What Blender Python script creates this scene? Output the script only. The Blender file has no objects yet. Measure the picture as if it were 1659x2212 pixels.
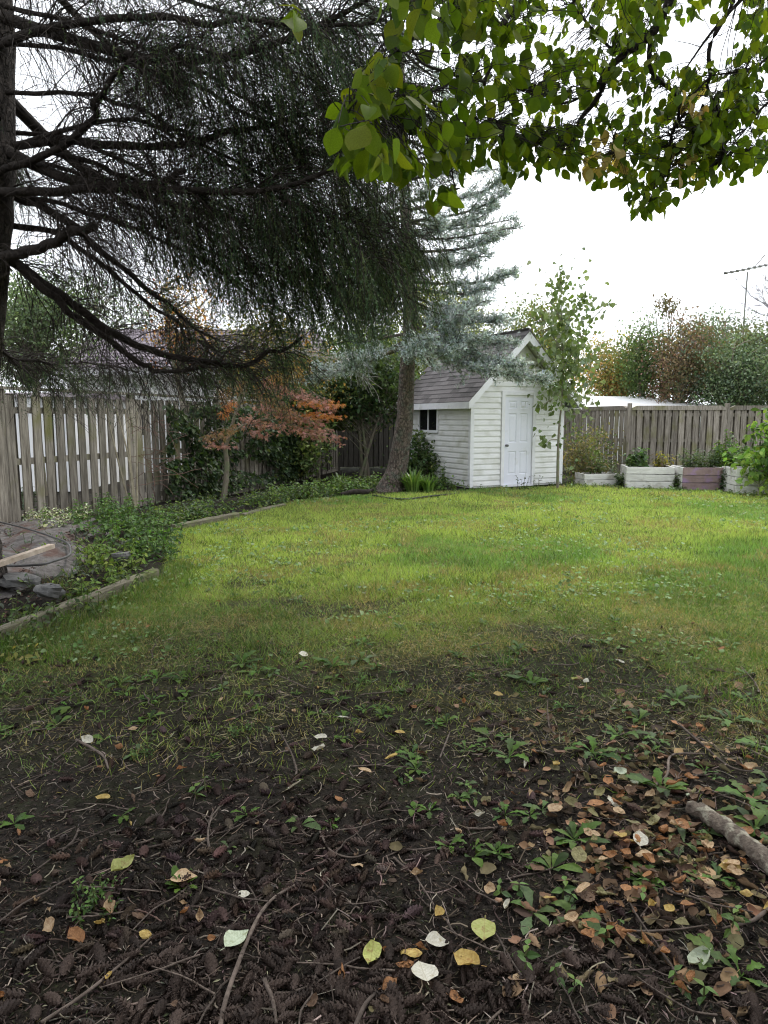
import bpy, math, random
import numpy as np

rng = np.random.default_rng(11)
random.seed(11)
scene = bpy.context.scene
COL = scene.collection

# ------------------------------------------------------------------ camera, sky, sun, exposure
PITCH = math.radians(7.43)
FPX = 1534.0            # focal length for a 1659 x 2212 picture
CAMZ = 1.5
cam_d = bpy.data.cameras.new('camera')
cam_d.sensor_fit = 'VERTICAL'
cam_d.sensor_height = 24.0
cam_d.lens = FPX / 2212.0 * 24.0
cam_d.clip_start = 0.05
cam_d.clip_end = 2000.0
cam = bpy.data.objects.new('camera', cam_d)
COL.objects.link(cam)
cam.location = (0, 0, CAMZ)
cam.rotation_euler = (math.pi / 2 - PITCH, 0, 0)
scene.camera = cam

SUN_EL, SUN_ROT = math.radians(58), math.radians(35)
world = bpy.data.worlds.new('World')
scene.world = world
world.use_nodes = True
wn = world.node_tree.nodes
wl = world.node_tree.links
bg = wn['Background']
sky = wn.new('ShaderNodeTexSky')
sky.sky_type = 'NISHITA'
sky.sun_disc = False
sky.sun_elevation = SUN_EL
sky.sun_rotation = SUN_ROT
sky.dust_density = 4.0
hs = wn.new('ShaderNodeHueSaturation')
hs.inputs['Saturation'].default_value = 0.25
wl.new(sky.outputs[0], hs.inputs['Color'])
mixw = wn.new('ShaderNodeMix')
mixw.data_type = 'RGBA'
mixw.inputs['Factor'].default_value = 0.8          # closed overcast layer in front of the clear sky
mixw.inputs['B'].default_value = (9.3, 9.7, 10.3, 1)
wl.new(hs.outputs[0], mixw.inputs['A'])
wl.new(mixw.outputs['Result'], bg.inputs['Color'])
bg.inputs['Strength'].default_value = 0.14

sd = bpy.data.lights.new('sun', 'SUN')
sd.energy = 1.5
sd.angle = math.radians(10)
sd.color = (1.0, 0.96, 0.88)
sun = bpy.data.objects.new('sun', sd)
COL.objects.link(sun)
sun.rotation_euler = (math.pi / 2 - SUN_EL, 0, math.pi - SUN_ROT)

vs = scene.view_settings
vs.view_transform = 'Standard'
vs.look = 'None'
vs.gamma = 1.0
vs.exposure = 0.74
vs.use_curve_mapping = False
scene.cycles.use_denoising = True
scene.cycles.denoising_prefilter = 'ACCURATE'
scene.cycles.filter_width = 1.15
scene.cycles.max_bounces = 7
scene.cycles.diffuse_bounces = 4
scene.cycles.transmission_bounces = 4
scene.cycles.sample_clamp_indirect = 6.0

# ------------------------------------------------------------------ geometry helpers
CP, SP = math.cos(PITCH), math.sin(PITCH)
def px(x, y, d):
    """world point seen at picture point (x, y), d metres ahead of the camera"""
    u = (x - 829.5) / FPX; v = (1106 - y) / FPX
    dy = CP + v * SP
    return np.array([u / dy * d, d, CAMZ + (-SP + v * CP) / dy * d])
def gp(x, y, z=0.0):
    u = (x - 829.5) / FPX; v = (1106 - y) / FPX
    t = (z - CAMZ) / (-SP + v * CP)
    return np.array([u * t, (CP + v * SP) * t, z])
def proj(P):
    P = np.atleast_2d(P)
    q = P - np.array([0, 0, CAMZ])
    dep = q[:, 1] * CP - q[:, 2] * SP
    upc = q[:, 1] * SP + q[:, 2] * CP
    dep = np.maximum(dep, 1e-3)
    return 829.5 + FPX * q[:, 0] / dep, 1106 - FPX * upc / dep
def nrm(a):
    a = np.asarray(a, float)
    return a / np.maximum(np.linalg.norm(a, axis=-1, keepdims=True), 1e-9)
_T = np.random.default_rng(3).random((256, 256))
def vnoise(x, y, s=1.0):
    x = np.asarray(x, float) * s + 91.3; y = np.asarray(y, float) * s + 57.7
    xi = np.floor(x).astype(int); yi = np.floor(y).astype(int)
    fx = x - xi; fy = y - yi
    fx = fx * fx * (3 - 2 * fx); fy = fy * fy * (3 - 2 * fy)
    a = _T[xi & 255, yi & 255]; b = _T[(xi + 1) & 255, yi & 255]
    c = _T[xi & 255, (yi + 1) & 255]; d = _T[(xi + 1) & 255, (yi + 1) & 255]
    return a * (1 - fx) * (1 - fy) + b * fx * (1 - fy) + c * (1 - fx) * fy + d * fx * fy
def fbm(x, y, s=1.0, o=3):
    r = 0; a = 0.5; t = 0
    for i in range(o):
        r = r + a * vnoise(x + 13.1 * i, y - 7.7 * i, s * 2 ** i); t += a; a *= 0.5
    return r / t
def sstep(a, b, x):
    t = np.clip((np.asarray(x, float) - a) / (b - a), 0, 1)
    return t * t * (3 - 2 * t)

class Geo:
    """collects vertices, faces and a colour for each vertex"""
    def __init__(s):
        s.V = []; s.F = []; s.C = []; s.n = 0
    def add(s, V, F, c=(1, 1, 1)):
        V = np.asarray(V, float).reshape(-1, 3)
        if isinstance(F, np.ndarray): s.F.append(F + s.n)
        else:
            for k in sorted({len(f) for f in F}):
                s.F.append(np.array([f for f in F if len(f) == k], int) + s.n)
        s.V.append(V)
        c = np.asarray(c, float)
        s.C.append(np.broadcast_to(c, (len(V), 3)) if c.ndim == 1 else c)
        s.n += len(V)
        return s
    def box(s, lo, hi, c=(1, 1, 1)):
        (a, b, e), (f, g, h) = lo, hi
        V = [(a, b, e), (f, b, e), (f, g, e), (a, g, e), (a, b, h), (f, b, h), (f, g, h), (a, g, h)]
        return s.add(V, [(0, 3, 2, 1), (4, 5, 6, 7), (0, 1, 5, 4), (1, 2, 6, 5), (2, 3, 7, 6), (3, 0, 4, 7)], c)
    def mesh(s, name, mat=None, smooth=False):
        V = np.concatenate(s.V) if s.V else np.zeros((0, 3))
        me = bpy.data.meshes.new(name)
        me.vertices.add(len(V))
        me.vertices.foreach_set('co', V.astype(np.float32).ravel())
        idx = np.concatenate([f.ravel() for f in s.F]) if s.F else np.zeros(0, int)
        tot = np.concatenate([np.full(len(f), f.shape[1]) for f in s.F]) if s.F else np.zeros(0, int)
        me.loops.add(len(idx))
        me.loops.foreach_set('vertex_index', idx.astype(np.int32))
        me.polygons.add(len(tot))
        st = np.concatenate([[0], np.cumsum(tot)[:-1]]) if len(tot) else tot
        me.polygons.foreach_set('loop_start', st.astype(np.int32))
        me.polygons.foreach_set('use_smooth', np.full(len(tot), smooth))
        me.update(calc_edges=True)
        C = np.concatenate(s.C)
        at = me.color_attributes.new('Col', 'FLOAT_COLOR', 'POINT')
        at.data.foreach_set('color', np.hstack([C, np.ones((len(C), 1))]).astype(np.float32).ravel())
        if mat: me.materials.append(mat)
        return me
def tag(o, label=None, cat=None, group=None, kind=None):
    if label: o['label'] = label
    if cat: o['category'] = cat
    if group: o['group'] = group
    if kind: o['kind'] = kind
    return o
def obj(name, me, parent=None, loc=None, rot=None, scale=None):
    o = bpy.data.objects.new(name, me)
    COL.objects.link(o)
    if parent is not None:
        o.parent = parent
        if loc is None: loc = -np.array(parent.location)      # mesh given in world coordinates
    if loc is not None: o.location = loc
    if rot is not None: o.rotation_euler = rot
    if scale is not None: o.scale = (scale,) * 3 if np.isscalar(scale) else scale
    return o
def thing(name, label, cat, loc=(0, 0, 0), group=None, rotz=0.0):
    o = bpy.data.objects.new(name, None)
    COL.objects.link(o)
    o.location = loc; o.rotation_euler = (0, 0, rotz); o.empty_display_size = 0.1
    return tag(o, label, cat, group)

def orient(d, roll=0.0, ref=(0, 0, 1)):
    """rotation matrices whose Y axis is d"""
    d = nrm(d); n = len(d)
    ref = np.broadcast_to(np.asarray(ref, float), (n, 3)).copy()
    bad = np.abs((d * ref).sum(1)) > 0.97
    ref[bad] = (1, 0.13, 0)
    x = nrm(np.cross(d, ref)); z = np.cross(x, d)
    roll = np.broadcast_to(np.asarray(roll, float), (n,))[:, None]
    x2 = x * np.cos(roll) + z * np.sin(roll)
    z2 = np.cross(x2, d)
    return np.stack([x2, d, z2], axis=2)
def scatter(tv, tf, pos, R, s, col):
    """copies of a small template: vertices, faces, colours"""
    tv = np.asarray(tv, float); tf = np.asarray(tf, int)
    n, k = len(pos), len(tv)
    s = np.broadcast_to(np.asarray(s, float).reshape(-1, 1) if np.ndim(s) == 1 else np.asarray(s, float), (n, 3) if np.ndim(s) else (n, 3))
    L = tv[None] * s[:, None, :]
    V = pos[:, None, :] + np.einsum('nij,nkj->nki', R, L)
    F = (tf[None] + (np.arange(n) * k)[:, None, None]).reshape(-1, tf.shape[1])
    C = np.repeat(np.broadcast_to(np.asarray(col, float), (n, 3)), k, axis=0)
    return V.reshape(-1, 3), F, C
def tubes(P, R, sides=4):
    P = np.asarray(P, float); R = np.asarray(R, float)
    if P.ndim == 2: P = P[None]; R = R[None]
    n, k, _ = P.shape
    T = nrm(np.gradient(P, axis=1))
    ref = np.where(np.abs(T[..., 2:3]) > 0.9, np.array([1.0, 0.1, 0]), np.array([0, 0, 1.0]))
    X = nrm(np.cross(T, ref)); Z = np.cross(X, T)
    a = np.arange(sides) / sides * 2 * np.pi
    V = P[:, :, None, :] + R[:, :, None, None] * (np.cos(a)[None, None, :, None] * X[:, :, None, :] + np.sin(a)[None, None, :, None] * Z[:, :, None, :])
    i = np.arange(n)[:, None, None] * (k * sides); j = np.arange(k - 1)[None, :, None] * sides
    m = np.arange(sides)[None, None, :]; m2 = (m + 1) % sides
    F = np.stack(np.broadcast_arrays(i + j + m, i + j + m2, i + j + sides + m2, i + j + sides + m), axis=-1).reshape(-1, 4)
    return V.reshape(-1, 3), F
def smooth_curve(pts, n):
    p = np.asarray(pts, float)
    q = np.vstack([2 * p[0] - p[1], p, 2 * p[-1] - p[-2]])
    out = []
    for t in np.linspace(0, len(p) - 1 - 1e-6, n):
        i = int(t); f = t - i
        a, b, c, d = q[i], q[i + 1], q[i + 2], q[i + 3]
        out.append(0.5 * (2 * b + (c - a) * f + (2 * a - 5 * b + 4 * c - d) * f * f + (3 * b - a - 3 * c + d) * f ** 3))
    return np.array(out)
def rdir(n):
    return nrm(rng.normal(size=(n, 3)))
def pick(cols, n, w=None, var=0.15):
    cols = np.asarray(cols, float)
    c = cols[rng.choice(len(cols), n, p=w)]
    return np.clip(c * (1 + rng.normal(0, var, (n, 1))) * (1 + rng.normal(0, var * .3, (n, 3))), 0.003, 1)

LEAF2 = (np.array([(0, 0, 0), (.32, .45, .10), (0, 1, -.05), (-.32, .45, .10)]), [(0, 1, 2), (0, 2, 3)])
LEAF6 = (np.array([(0, 0, 0), (.26, .25, .05), (.30, .5, .03), (0, 1, -.16), (-.30, .5, .03), (-.26, .25, .05), (0, .5, -.03)]),
         [(0, 1, 6), (1, 2, 6), (2, 3, 6), (3, 4, 6), (4, 5, 6), (5, 0, 6)])
NEEDLE = (np.array([(-.5, 0, 0), (.5, 0, 0), (0, 1, 0)]), [(0, 1, 2)])
BLADE = (np.array([(-.5, 0, 0), (.5, 0, 0), (-.38, .55, .09), (.38, .55, .09), (0, 1, .34)]), [(0, 1, 3), (0, 3, 2), (2, 3, 4)])

# ------------------------------------------------------------------ materials
def pmat(name, c1=(.5, .5, .5), c2=None, scale=5.0, rough=0.85, bump=0.0, bscale=30.0, stretch=(1, 1, 1), attr=False,
         orand=0.0, trans=0.0, c3=None, s3=2.0, t3=(.5, .62), spec=0.3, cvar=0.25, tcol=None, world_co=False, bdist=0.02, voro=0.0):
    m = bpy.data.materials.new(name); m.use_nodes = True
    N = m.node_tree.nodes; L = m.node_tree.links
    b = N['Principled BSDF']; out = N['Material Output']
    b.inputs['Roughness'].default_value = rough
    b.inputs['Specular IOR Level'].default_value = spec
    tc = N.new('ShaderNodeTexCoord')
    geo = N.new('ShaderNodeNewGeometry')
    src = geo.outputs['Position'] if world_co else tc.outputs['Object']
    oi = N.new('ShaderNodeObjectInfo')
    add = N.new('ShaderNodeVectorMath'); add.operation = 'MULTIPLY_ADD'
    add.inputs[1].default_value = (37, 53, 71)
    L.new(oi.outputs['Random'], add.inputs[0]); L.new(src, add.inputs[2])
    mp = N.new('ShaderNodeMapping'); mp.inputs['Scale'].default_value = stretch
    L.new(src if world_co else add.outputs[0], mp.inputs[0])
    nz = N.new('ShaderNodeTexNoise'); nz.inputs['Scale'].default_value = scale; nz.inputs['Detail'].default_value = 6; nz.inputs['Roughness'].default_value = .65
    L.new(mp.outputs[0], nz.inputs['Vector'])
    def rgbmix(f, a, bb, mode='MIX'):
        x = N.new('ShaderNodeMix'); x.data_type = 'RGBA'; x.blend_type = mode
        if isinstance(f, float): x.inputs['Factor'].default_value = f
        else: L.new(f, x.inputs['Factor'])
        for s_, v in (('A', a), ('B', bb)):
            if isinstance(v, tuple): x.inputs[s_].default_value = v + (1,) if len(v) == 3 else v
            else: L.new(v, x.inputs[s_])
        return x.outputs['Result']
    ramp = N.new('ShaderNodeMapRange'); ramp.inputs[1].default_value = .32; ramp.inputs[2].default_value = .68
    L.new(nz.outputs[0], ramp.inputs[0])
    if attr:
        at = N.new('ShaderNodeAttribute'); at.attribute_name = 'Col'
        lo = 1 - cvar; hi = 1 + cvar
        v = rgbmix(ramp.outputs[0], (lo, lo, lo), (hi, hi, hi))
        col = rgbmix(1.0, at.outputs['Color'], v, 'MULTIPLY')
    else:
        col = rgbmix(ramp.outputs[0], tuple(c1), tuple(c2 or c1))
    if c3:
        n3 = N.new('ShaderNodeTexNoise'); n3.inputs['Scale'].default_value = s3; n3.inputs['Detail'].default_value = 5
        L.new(src if world_co else add.outputs[0], n3.inputs['Vector'])
        r3 = N.new('ShaderNodeMapRange'); r3.inputs[1].default_value = t3[0]; r3.inputs[2].default_value = t3[1]
        L.new(n3.outputs[0], r3.inputs[0])
        col = rgbmix(r3.outputs[0], col, tuple(c3))
    if orand:
        r = N.new('ShaderNodeMapRange'); r.inputs[3].default_value = 1 - orand; r.inputs[4].default_value = 1 + orand
        L.new(oi.outputs['Random'], r.inputs[0])
        cb = N.new('ShaderNodeCombineColor')
        for i in range(3): L.new(r.outputs[0], cb.inputs[i])
        col = rgbmix(1.0, col, cb.outputs[0], 'MULTIPLY')
    L.new(col, b.inputs['Base Color'])
    if bump:
        bn = N.new('ShaderNodeTexNoise'); bn.inputs['Scale'].default_value = bscale; bn.inputs['Detail'].default_value = 5
        L.new(mp.outputs[0], bn.inputs['Vector'])
        bp = N.new('ShaderNodeBump'); bp.inputs['Strength'].default_value = bump; bp.inputs['Distance'].default_value = bdist
        L.new(bn.outputs[0], bp.inputs['Height']); L.new(bp.outputs[0], b.inputs['Normal'])
        if voro:
            vt = N.new('ShaderNodeTexVoronoi'); vt.feature = 'DISTANCE_TO_EDGE'; vt.inputs['Scale'].default_value = voro
            ds = N.new('ShaderNodeVectorMath'); ds.operation = 'MULTIPLY_ADD'; ds.inputs[1].default_value = (.06, .06, .06)
            L.new(bn.outputs['Color'], ds.inputs[0]); L.new(mp.outputs[0], ds.inputs[2]); L.new(ds.outputs[0], vt.inputs['Vector'])
            vr = N.new('ShaderNodeMapRange'); vr.inputs[2].default_value = .16; L.new(vt.outputs['Distance'], vr.inputs[0])
            b2 = N.new('ShaderNodeBump'); b2.inputs['Strength'].default_value = .9; b2.inputs['Distance'].default_value = bdist
            L.new(vr.outputs[0], b2.inputs['Height']); L.new(bp.outputs[0], b2.inputs['Normal']); L.new(b2.outputs[0], b.inputs['Normal'])
            vm = N.new('ShaderNodeMapRange'); vm.inputs[2].default_value = .10; vm.inputs[3].default_value = .45; L.new(vt.outputs['Distance'], vm.inputs[0])
            cb2 = N.new('ShaderNodeCombineColor')
            for i in range(3): L.new(vm.outputs[0], cb2.inputs[i])
            col = rgbmix(1.0, col, cb2.outputs[0], 'MULTIPLY'); L.new(col, b.inputs['Base Color'])
    if trans:
        tr = N.new('ShaderNodeBsdfTranslucent')
        tc2 = rgbmix(1.0, col, tuple(tcol or (1.2, 1.25, .7)), 'MULTIPLY')
        L.new(tc2, tr.inputs['Color'])
        ms = N.new('ShaderNodeMixShader'); ms.inputs[0].default_value = trans
        L.new(b.outputs[0], ms.inputs[1]); L.new(tr.outputs[0], ms.inputs[2]); L.new(ms.outputs[0], out.inputs['Surface'])
    return m
M = {}
M['leaf'] = pmat('leaf', attr=True, trans=.38, rough=.55, scale=9, cvar=.18, spec=.35)
M['leaf_thin'] = pmat('leaf_thin', attr=True, trans=.5, rough=.6, scale=25, cvar=.2, spec=.15, tcol=(1.35, 1.35, .45))
M['needle'] = pmat('needle', attr=True, trans=.2, rough=.6, scale=6, cvar=.2)
M['grass'] = pmat('grass', attr=True, trans=.35, rough=.42, scale=2, cvar=.15, spec=.5, world_co=True)
M['bark'] = pmat('bark', (.13, .10, .085), (.27, .22, .19), scale=14, bump=1.0, bscale=34, stretch=(1, 1, .55), rough=.95, c3=(.17, .17, .14), s3=7, voro=21, bdist=.03)
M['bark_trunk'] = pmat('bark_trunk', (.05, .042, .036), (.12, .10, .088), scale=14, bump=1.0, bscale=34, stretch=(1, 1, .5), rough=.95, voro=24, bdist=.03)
M['bark_dark'] = pmat('bark_dark', (.014, .011, .010), (.045, .037, .031), scale=22, bump=.8, bscale=40, rough=.95)
M['bark_grey'] = pmat('bark_grey', (.14, .12, .09), (.26, .23, .18), scale=18, bump=.4, bscale=30, stretch=(1, 1, .4), rough=.9, c3=(.17, .19, .11), s3=6)
M['twig'] = pmat('twig', (.018, .014, .012), (.05, .039, .032), scale=30, rough=.9)
M['twig_dry'] = pmat('twig_dry', (.04, .03, .025), (.15, .118, .098), scale=22, rough=.9, orand=.35, bump=.3)
M['wood'] = pmat('wood', (.10, .085, .068), (.36, .325, .275), scale=7, stretch=(5, 5, .35), bump=.5, bscale=26, rough=.92, c3=(.16, .155, .06), s3=1.8, t3=(.55, .74), orand=.25)
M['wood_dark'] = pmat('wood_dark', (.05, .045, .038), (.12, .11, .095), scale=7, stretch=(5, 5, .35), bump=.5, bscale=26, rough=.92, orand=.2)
M['vinyl'] = pmat('vinyl', (.74, .74, .74), (.80, .80, .80), scale=3, rough=.45, c3=(.56, .56, .51), s3=2.3, t3=(.5, .72), orand=.02, spec=.4)
M['trim'] = pmat('trim', (.74, .74, .78), (.84, .84, .87), scale=6, rough=.4, c3=(.58, .58, .57), s3=3, t3=(.58, .75))
M['door'] = pmat('door', (.74, .75, .84), (.80, .81, .90), scale=3, rough=.4, c3=(.66, .66, .7), s3=4, t3=(.58, .75))
M['shingle'] = pmat('shingle', (.065, .060, .062), (.15, .138, .14), scale=60, rough=.95, bump=.6, bscale=150, orand=.35, bdist=.01)
M['shingle_far'] = pmat('shingle_far', (.17, .145, .165), (.24, .21, .235), scale=14, rough=.95, orand=.12)
M['black'] = pmat('black', (.012, .012, .013), rough=.3)
M['glass'] = pmat('glass', (.01, .01, .012), rough=.08, spec=.6)
M['metal'] = pmat('metal', (.13, .13, .12), (.2, .2, .19), rough=.4)
M['white_roof'] = pmat('white_roof', (.80, .80, .80), (.86, .86, .86), scale=1.5, rough=.5)
M['white_wall'] = pmat('white_wall', (.84, .85, .86), (.90, .90, .90), scale=1.5, rough=.7)
M['box_white'] = pmat('box_white', (.55, .54, .52), (.78, .77, .75), scale=5, rough=.8, c3=(.38, .36, .32), s3=4, t3=(.55, .7), stretch=(.6, .6, 3), orand=.06, bump=.3)
M['box_purple'] = pmat('box_purple', (.22, .15, .15), (.34, .25, .25), scale=6, rough=.85, c3=(.33, .22, .36), s3=4, t3=(.50, .62), orand=.12, bump=.3)
M['timber'] = pmat('timber', (.10, .09, .06), (.24, .215, .16), scale=5, stretch=(.6, 4, 4), bump=.6, bscale=30, rough=.92, c3=(.12, .14, .05), s3=6, t3=(.5, .7))
M['plank'] = pmat('plank', (.33, .26, .20), (.55, .46, .38), scale=9, bump=.4, bscale=30, rough=.85)
M['fabric'] = pmat('fabric', (.06, .053, .05), (.16, .148, .143), scale=9, bump=1, bscale=16, rough=.9, c3=(.085, .05, .04), s3=3.2, t3=(.52, .64), world_co=True)
M['pipe'] = pmat('pipe', (.07, .07, .07), (.12, .118, .115), rough=.5)
M['stone'] = pmat('stone', (.08, .08, .08), (.19, .185, .18), scale=8, bump=.7, bscale=18, rough=.95)
M['log'] = pmat('log', (.07, .056, .046), (.19, .155, .125), scale=30, bump=1, bscale=45, rough=.95, c3=(.30, .28, .22), s3=26, t3=(.52, .64))
M['cone'] = pmat('cone', (.018, .0125, .0105), (.085, .059, .048), scale=40, rough=.8, orand=.45)
M['litter'] = pmat('litter', attr=True, rough=.9, scale=20, cvar=.3)

# ------------------------------------------------------------------ ground
BED = np.array([[-2.62, 4.0], [-2.12, 6.75], [-2.55, 8.2], [-2.86, 9.5], [-2.2, 11.2], [-1.7, 12.8], [-0.9, 13.9], [0.6, 14.7], [1.9, 15.0], [4.2, 16.0], [30, 15]])
def bed_edge_x(y):
    return np.interp(y, BED[:7, 1], BED[:7, 0])
def in_bed(x, y):
    x = np.asarray(x, float); y = np.asarray(y, float)
    left = (x < bed_edge_x(y)) & (y < 13.9) & (y > 2)
    bx = np.array([-0.9, 0.6, 1.9, 4.2, 6.2, 7.4, 14.0]); by = np.array([13.7, 14.6, 15.1, 16.2, 15.2, 14.3, 14.2])
    back = y > np.interp(x, bx, by)
    return left | back
def grassiness(x, y):
    """1 on the lawn, 0 on the bare soil under the trees"""
    x = np.asarray(x, float); y = np.asarray(y, float)
    n = fbm(x, y, 1.1, 4) - 0.5
    edge = 3.7 - 0.10 * x + 2.3 * n
    g = sstep(edge - 0.9, edge + 2.4, y)
    worn = sstep(.60, .72, fbm(x + 31, y * 1.6, .8, 3)) * sstep(9.5, 6.0, y)
    return np.clip(np.maximum(g * (1 - .75 * worn), .05 * sstep(2.4, 3.6, y)), 0, 1)
def hgt(x, y):
    x = np.asarray(x, float); y = np.asarray(y, float)
    h = 0.05 * (fbm(x, y, .5, 2) - .5)
    near = sstep(7, 3.5, np.hypot(x, y))
    h = h + near * (0.045 * (fbm(x + 5, y, 3.0, 3) - .5) + 0.018 * (fbm(x, y + 9, 17.0, 2) - .5))
    bx = bed_edge_x(y)
    b = sstep(-0.05, -0.6, x - bx) * sstep(13.9, 12, y) * sstep(2.0, 3.4, y)
    h = h + b * (0.05 + .10 * fbm(x, y, 1.0, 2))
    return h
def gpt(x, y, dz=0.0):
    p = gp(x, y); p[2] = float(hgt(p[0], p[1])) + dz
    return p
def axis(lo, hi, fine_lo, fine_hi, step, grow):
    a = list(np.arange(fine_lo, fine_hi, step)); s = step
    while a[-1] < hi: s *= grow; a.append(a[-1] + s)
    s = step
    while a[0] > lo: s *= grow; a.insert(0, a[0] - s)
    return np.array(a)
xs = axis(-400, 400, -2.4, 2.4, .022, 1.05)
ys = axis(-60, 900, 1.25, 4.6, .022, 1.045)
X, Y = np.meshgrid(xs, ys)
Z = hgt(X, Y)
g = Geo()
nx, ny = len(xs), len(ys)
ii = (np.arange(ny - 1)[:, None] * nx + np.arange(nx - 1)[None]).ravel()
gr = grassiness(X, Y) * np.where(in_bed(X, Y), 0.0, 1.0)
far = sstep(20, 26, np.hypot(X, Y))
gr = np.maximum(gr, far)
Cg = np.stack([gr, fbm(X, Y, .7, 3), np.zeros_like(gr)], -1).reshape(-1, 3)
g.add(np.stack([X, Y, Z], -1).reshape(-1, 3), np.stack([ii, ii + 1, ii + nx + 1, ii + nx], -1), Cg)
gm = bpy.data.materials.new('soil_and_turf'); gm.use_nodes = True
def ground_material(m):
    N = m.node_tree.nodes; L = m.node_tree.links; b = N['Principled BSDF']
    b.inputs['Roughness'].default_value = .95; b.inputs['Specular IOR Level'].default_value = .15
    geo = N.new('ShaderNodeNewGeometry'); at = N.new('ShaderNodeAttribute'); at.attribute_name = 'Col'
    sep = N.new('ShaderNodeSeparateColor'); L.new(at.outputs['Color'], sep.inputs[0])
    def noise(s, d=6):
        n = N.new('ShaderNodeTexNoise'); n.inputs['Scale'].default_value = s; n.inputs['Detail'].default_value = d; n.inputs['Roughness'].default_value = .7
        L.new(geo.outputs['Position'], n.inputs['Vector']); return n.outputs[0]
    def mix(f, a, c):
        x = N.new('ShaderNodeMix'); x.data_type = 'RGBA'
        L.new(f, x.inputs['Factor'])
        for s_, v in (('A', a), ('B', c)):
            if isinstance(v, tuple): x.inputs[s_].default_value = v + (1,)
            else: L.new(v, x.inputs[s_])
        return x.outputs['Result']
    def rng_(v, a, c):
        r = N.new('ShaderNodeMapRange'); r.inputs[1].default_value = a; r.inputs[2].default_value = c; L.new(v, r.inputs[0]); return r.outputs[0]
    soil = mix(rng_(noise(35), .35, .7), (.006, .005, .0042), (.042, .034, .028))
    soil = mix(rng_(noise(2.4), .5, .68), soil, (.030, .032, .015))
    turf = mix(rng_(noise(9), .3, .7), (.075, .10, .018), (.19, .22, .045))
    turf = mix(rng_(noise(1.1, 4), .55, .75), turf, (.24, .21, .075))
    L.new(mix(sep.outputs[0], soil, turf), b.inputs['Base Color'])
    bp = N.new('ShaderNodeBump'); bp.inputs['Strength'].default_value = .9; bp.inputs['Distance'].default_value = .02
    L.new(noise(55, 8), bp.inputs['Height']); L.new(bp.outputs[0], b.inputs['Normal'])
ground_material(gm)
tag(obj('ground', g.mesh('ground', gm, True)), 'dark bare soil running into a lawn of worn turf', 'ground', kind='structure')
# ------------------------------------------------------------------ shed
SH = gp(1015, 1057)
shed = thing('garden_shed', 'white vinyl garden shed with steep shingled roof and panelled door', 'shed', (SH[0], SH[1], 0.0), rotz=math.radians(26))
W, D, H = 2.5, 2.7, 2.06
SL = 1.0                                     # roof slope (45 degrees)
RIDGE = H + W / 2 * SL
LH = .120                                    # siding course
dx0, dx1, dz1 = .86, 1.62, 2.03              # door opening
base_g = Geo().box((.02, .02, .02), (W - .02, D - .02, H))
sh_wall = obj('wall', base_g.mesh('shed_wall', M['vinyl']), shed, (0, 0, 0))
gg = Geo().add([(0.02, .03, H), (W - .02, .03, H), (W / 2, .03, RIDGE - .02), (0.02, D - .03, H), (W - .02, D - .03, H), (W / 2, D - .03, RIDGE - .02)],
               [(0, 1, 2), (3, 5, 4), (0, 2, 5, 3), (1, 4, 5, 2)])
obj('gable', gg.mesh('shed_gable', M['vinyl']), shed, (0, 0, 0))
def siding(l0, l1, h, cut0=0.0, cut1=0.0):
    """double-lap vinyl course along x, proud towards -y; the cuts follow a gable slope"""
    prof = [(0, .006), (-.024, 0), (-.026, .006), (-.016, h * .62), (-.009, h * .72), (-.007, h), (0, h)]
    V = []
    for x, c in ((l0, cut0), (l1, cut1)):
        for (yy, zz) in prof: V.append((x + c * zz, yy, zz))
    n = len(prof)
    F = [(i, i + 1, i + 1 + n, i + n)[::-1] for i in range(n - 1)]
    g_ = Geo().add(V, F)
    g_.F.append(np.array([list(range(n))])); g_.F.append(np.array([list(range(2 * n - 1, n - 1, -1))]))
    return g_
CP_ = .075                                   # corner post width
nrow = int((H - .06) / LH)
m_l = siding(CP_, dx0 - .085, LH).mesh('siding_front', M['vinyl'])
m_r = siding(dx1 + .085, W - CP_, LH).mesh('siding_front', M['vinyl'])
m_s = siding(0, D - 2 * CP_, LH).mesh('siding_side', M['vinyl'])
WY0, WY1, WZ0, WZ1 = 1.42, 2.25, 1.25, 1.80  # side window
m_sa = siding(0, D - CP_ - WY1 - .05, LH).mesh('siding_side', M['vinyl'])
m_sb = siding(0, WY0 - CP_ - .05, LH).mesh('siding_side', M['vinyl'])
z0 = .06
for r in range(nrow):
    z = z0 + r * LH
    obj('siding_board', m_l, sh_wall, (0, .018, z)); obj('siding_board', m_r, sh_wall, (0, .018, z))
    rz = -math.pi / 2
    if z + LH < WZ0 - .04 or z > WZ1 + .05:
        obj('siding_board', m_s, sh_wall, (.018, D - CP_, z), (0, 0, rz))
    else:
        obj('siding_board', m_sa, sh_wall, (.018, D - CP_, z), (0, 0, rz))
        obj('siding_board', m_sb, sh_wall, (.018, WY0 - .05, z), (0, 0, rz))
zt = z0 + nrow * LH
r = 0
while True:
    z = zt + r * LH
    half = (RIDGE - .05 - z) / SL
    if half < .12: break
    obj('siding_board', siding(W / 2 - min(half, W / 2 - .01), W / 2 + min(half, W / 2 - .01), LH, 1 / SL if half < W / 2 else 0, -1 / SL if half < W / 2 else 0).mesh('siding_gable', M['vinyl']), sh_wall, (0, .018, z))
    r += 1
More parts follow.
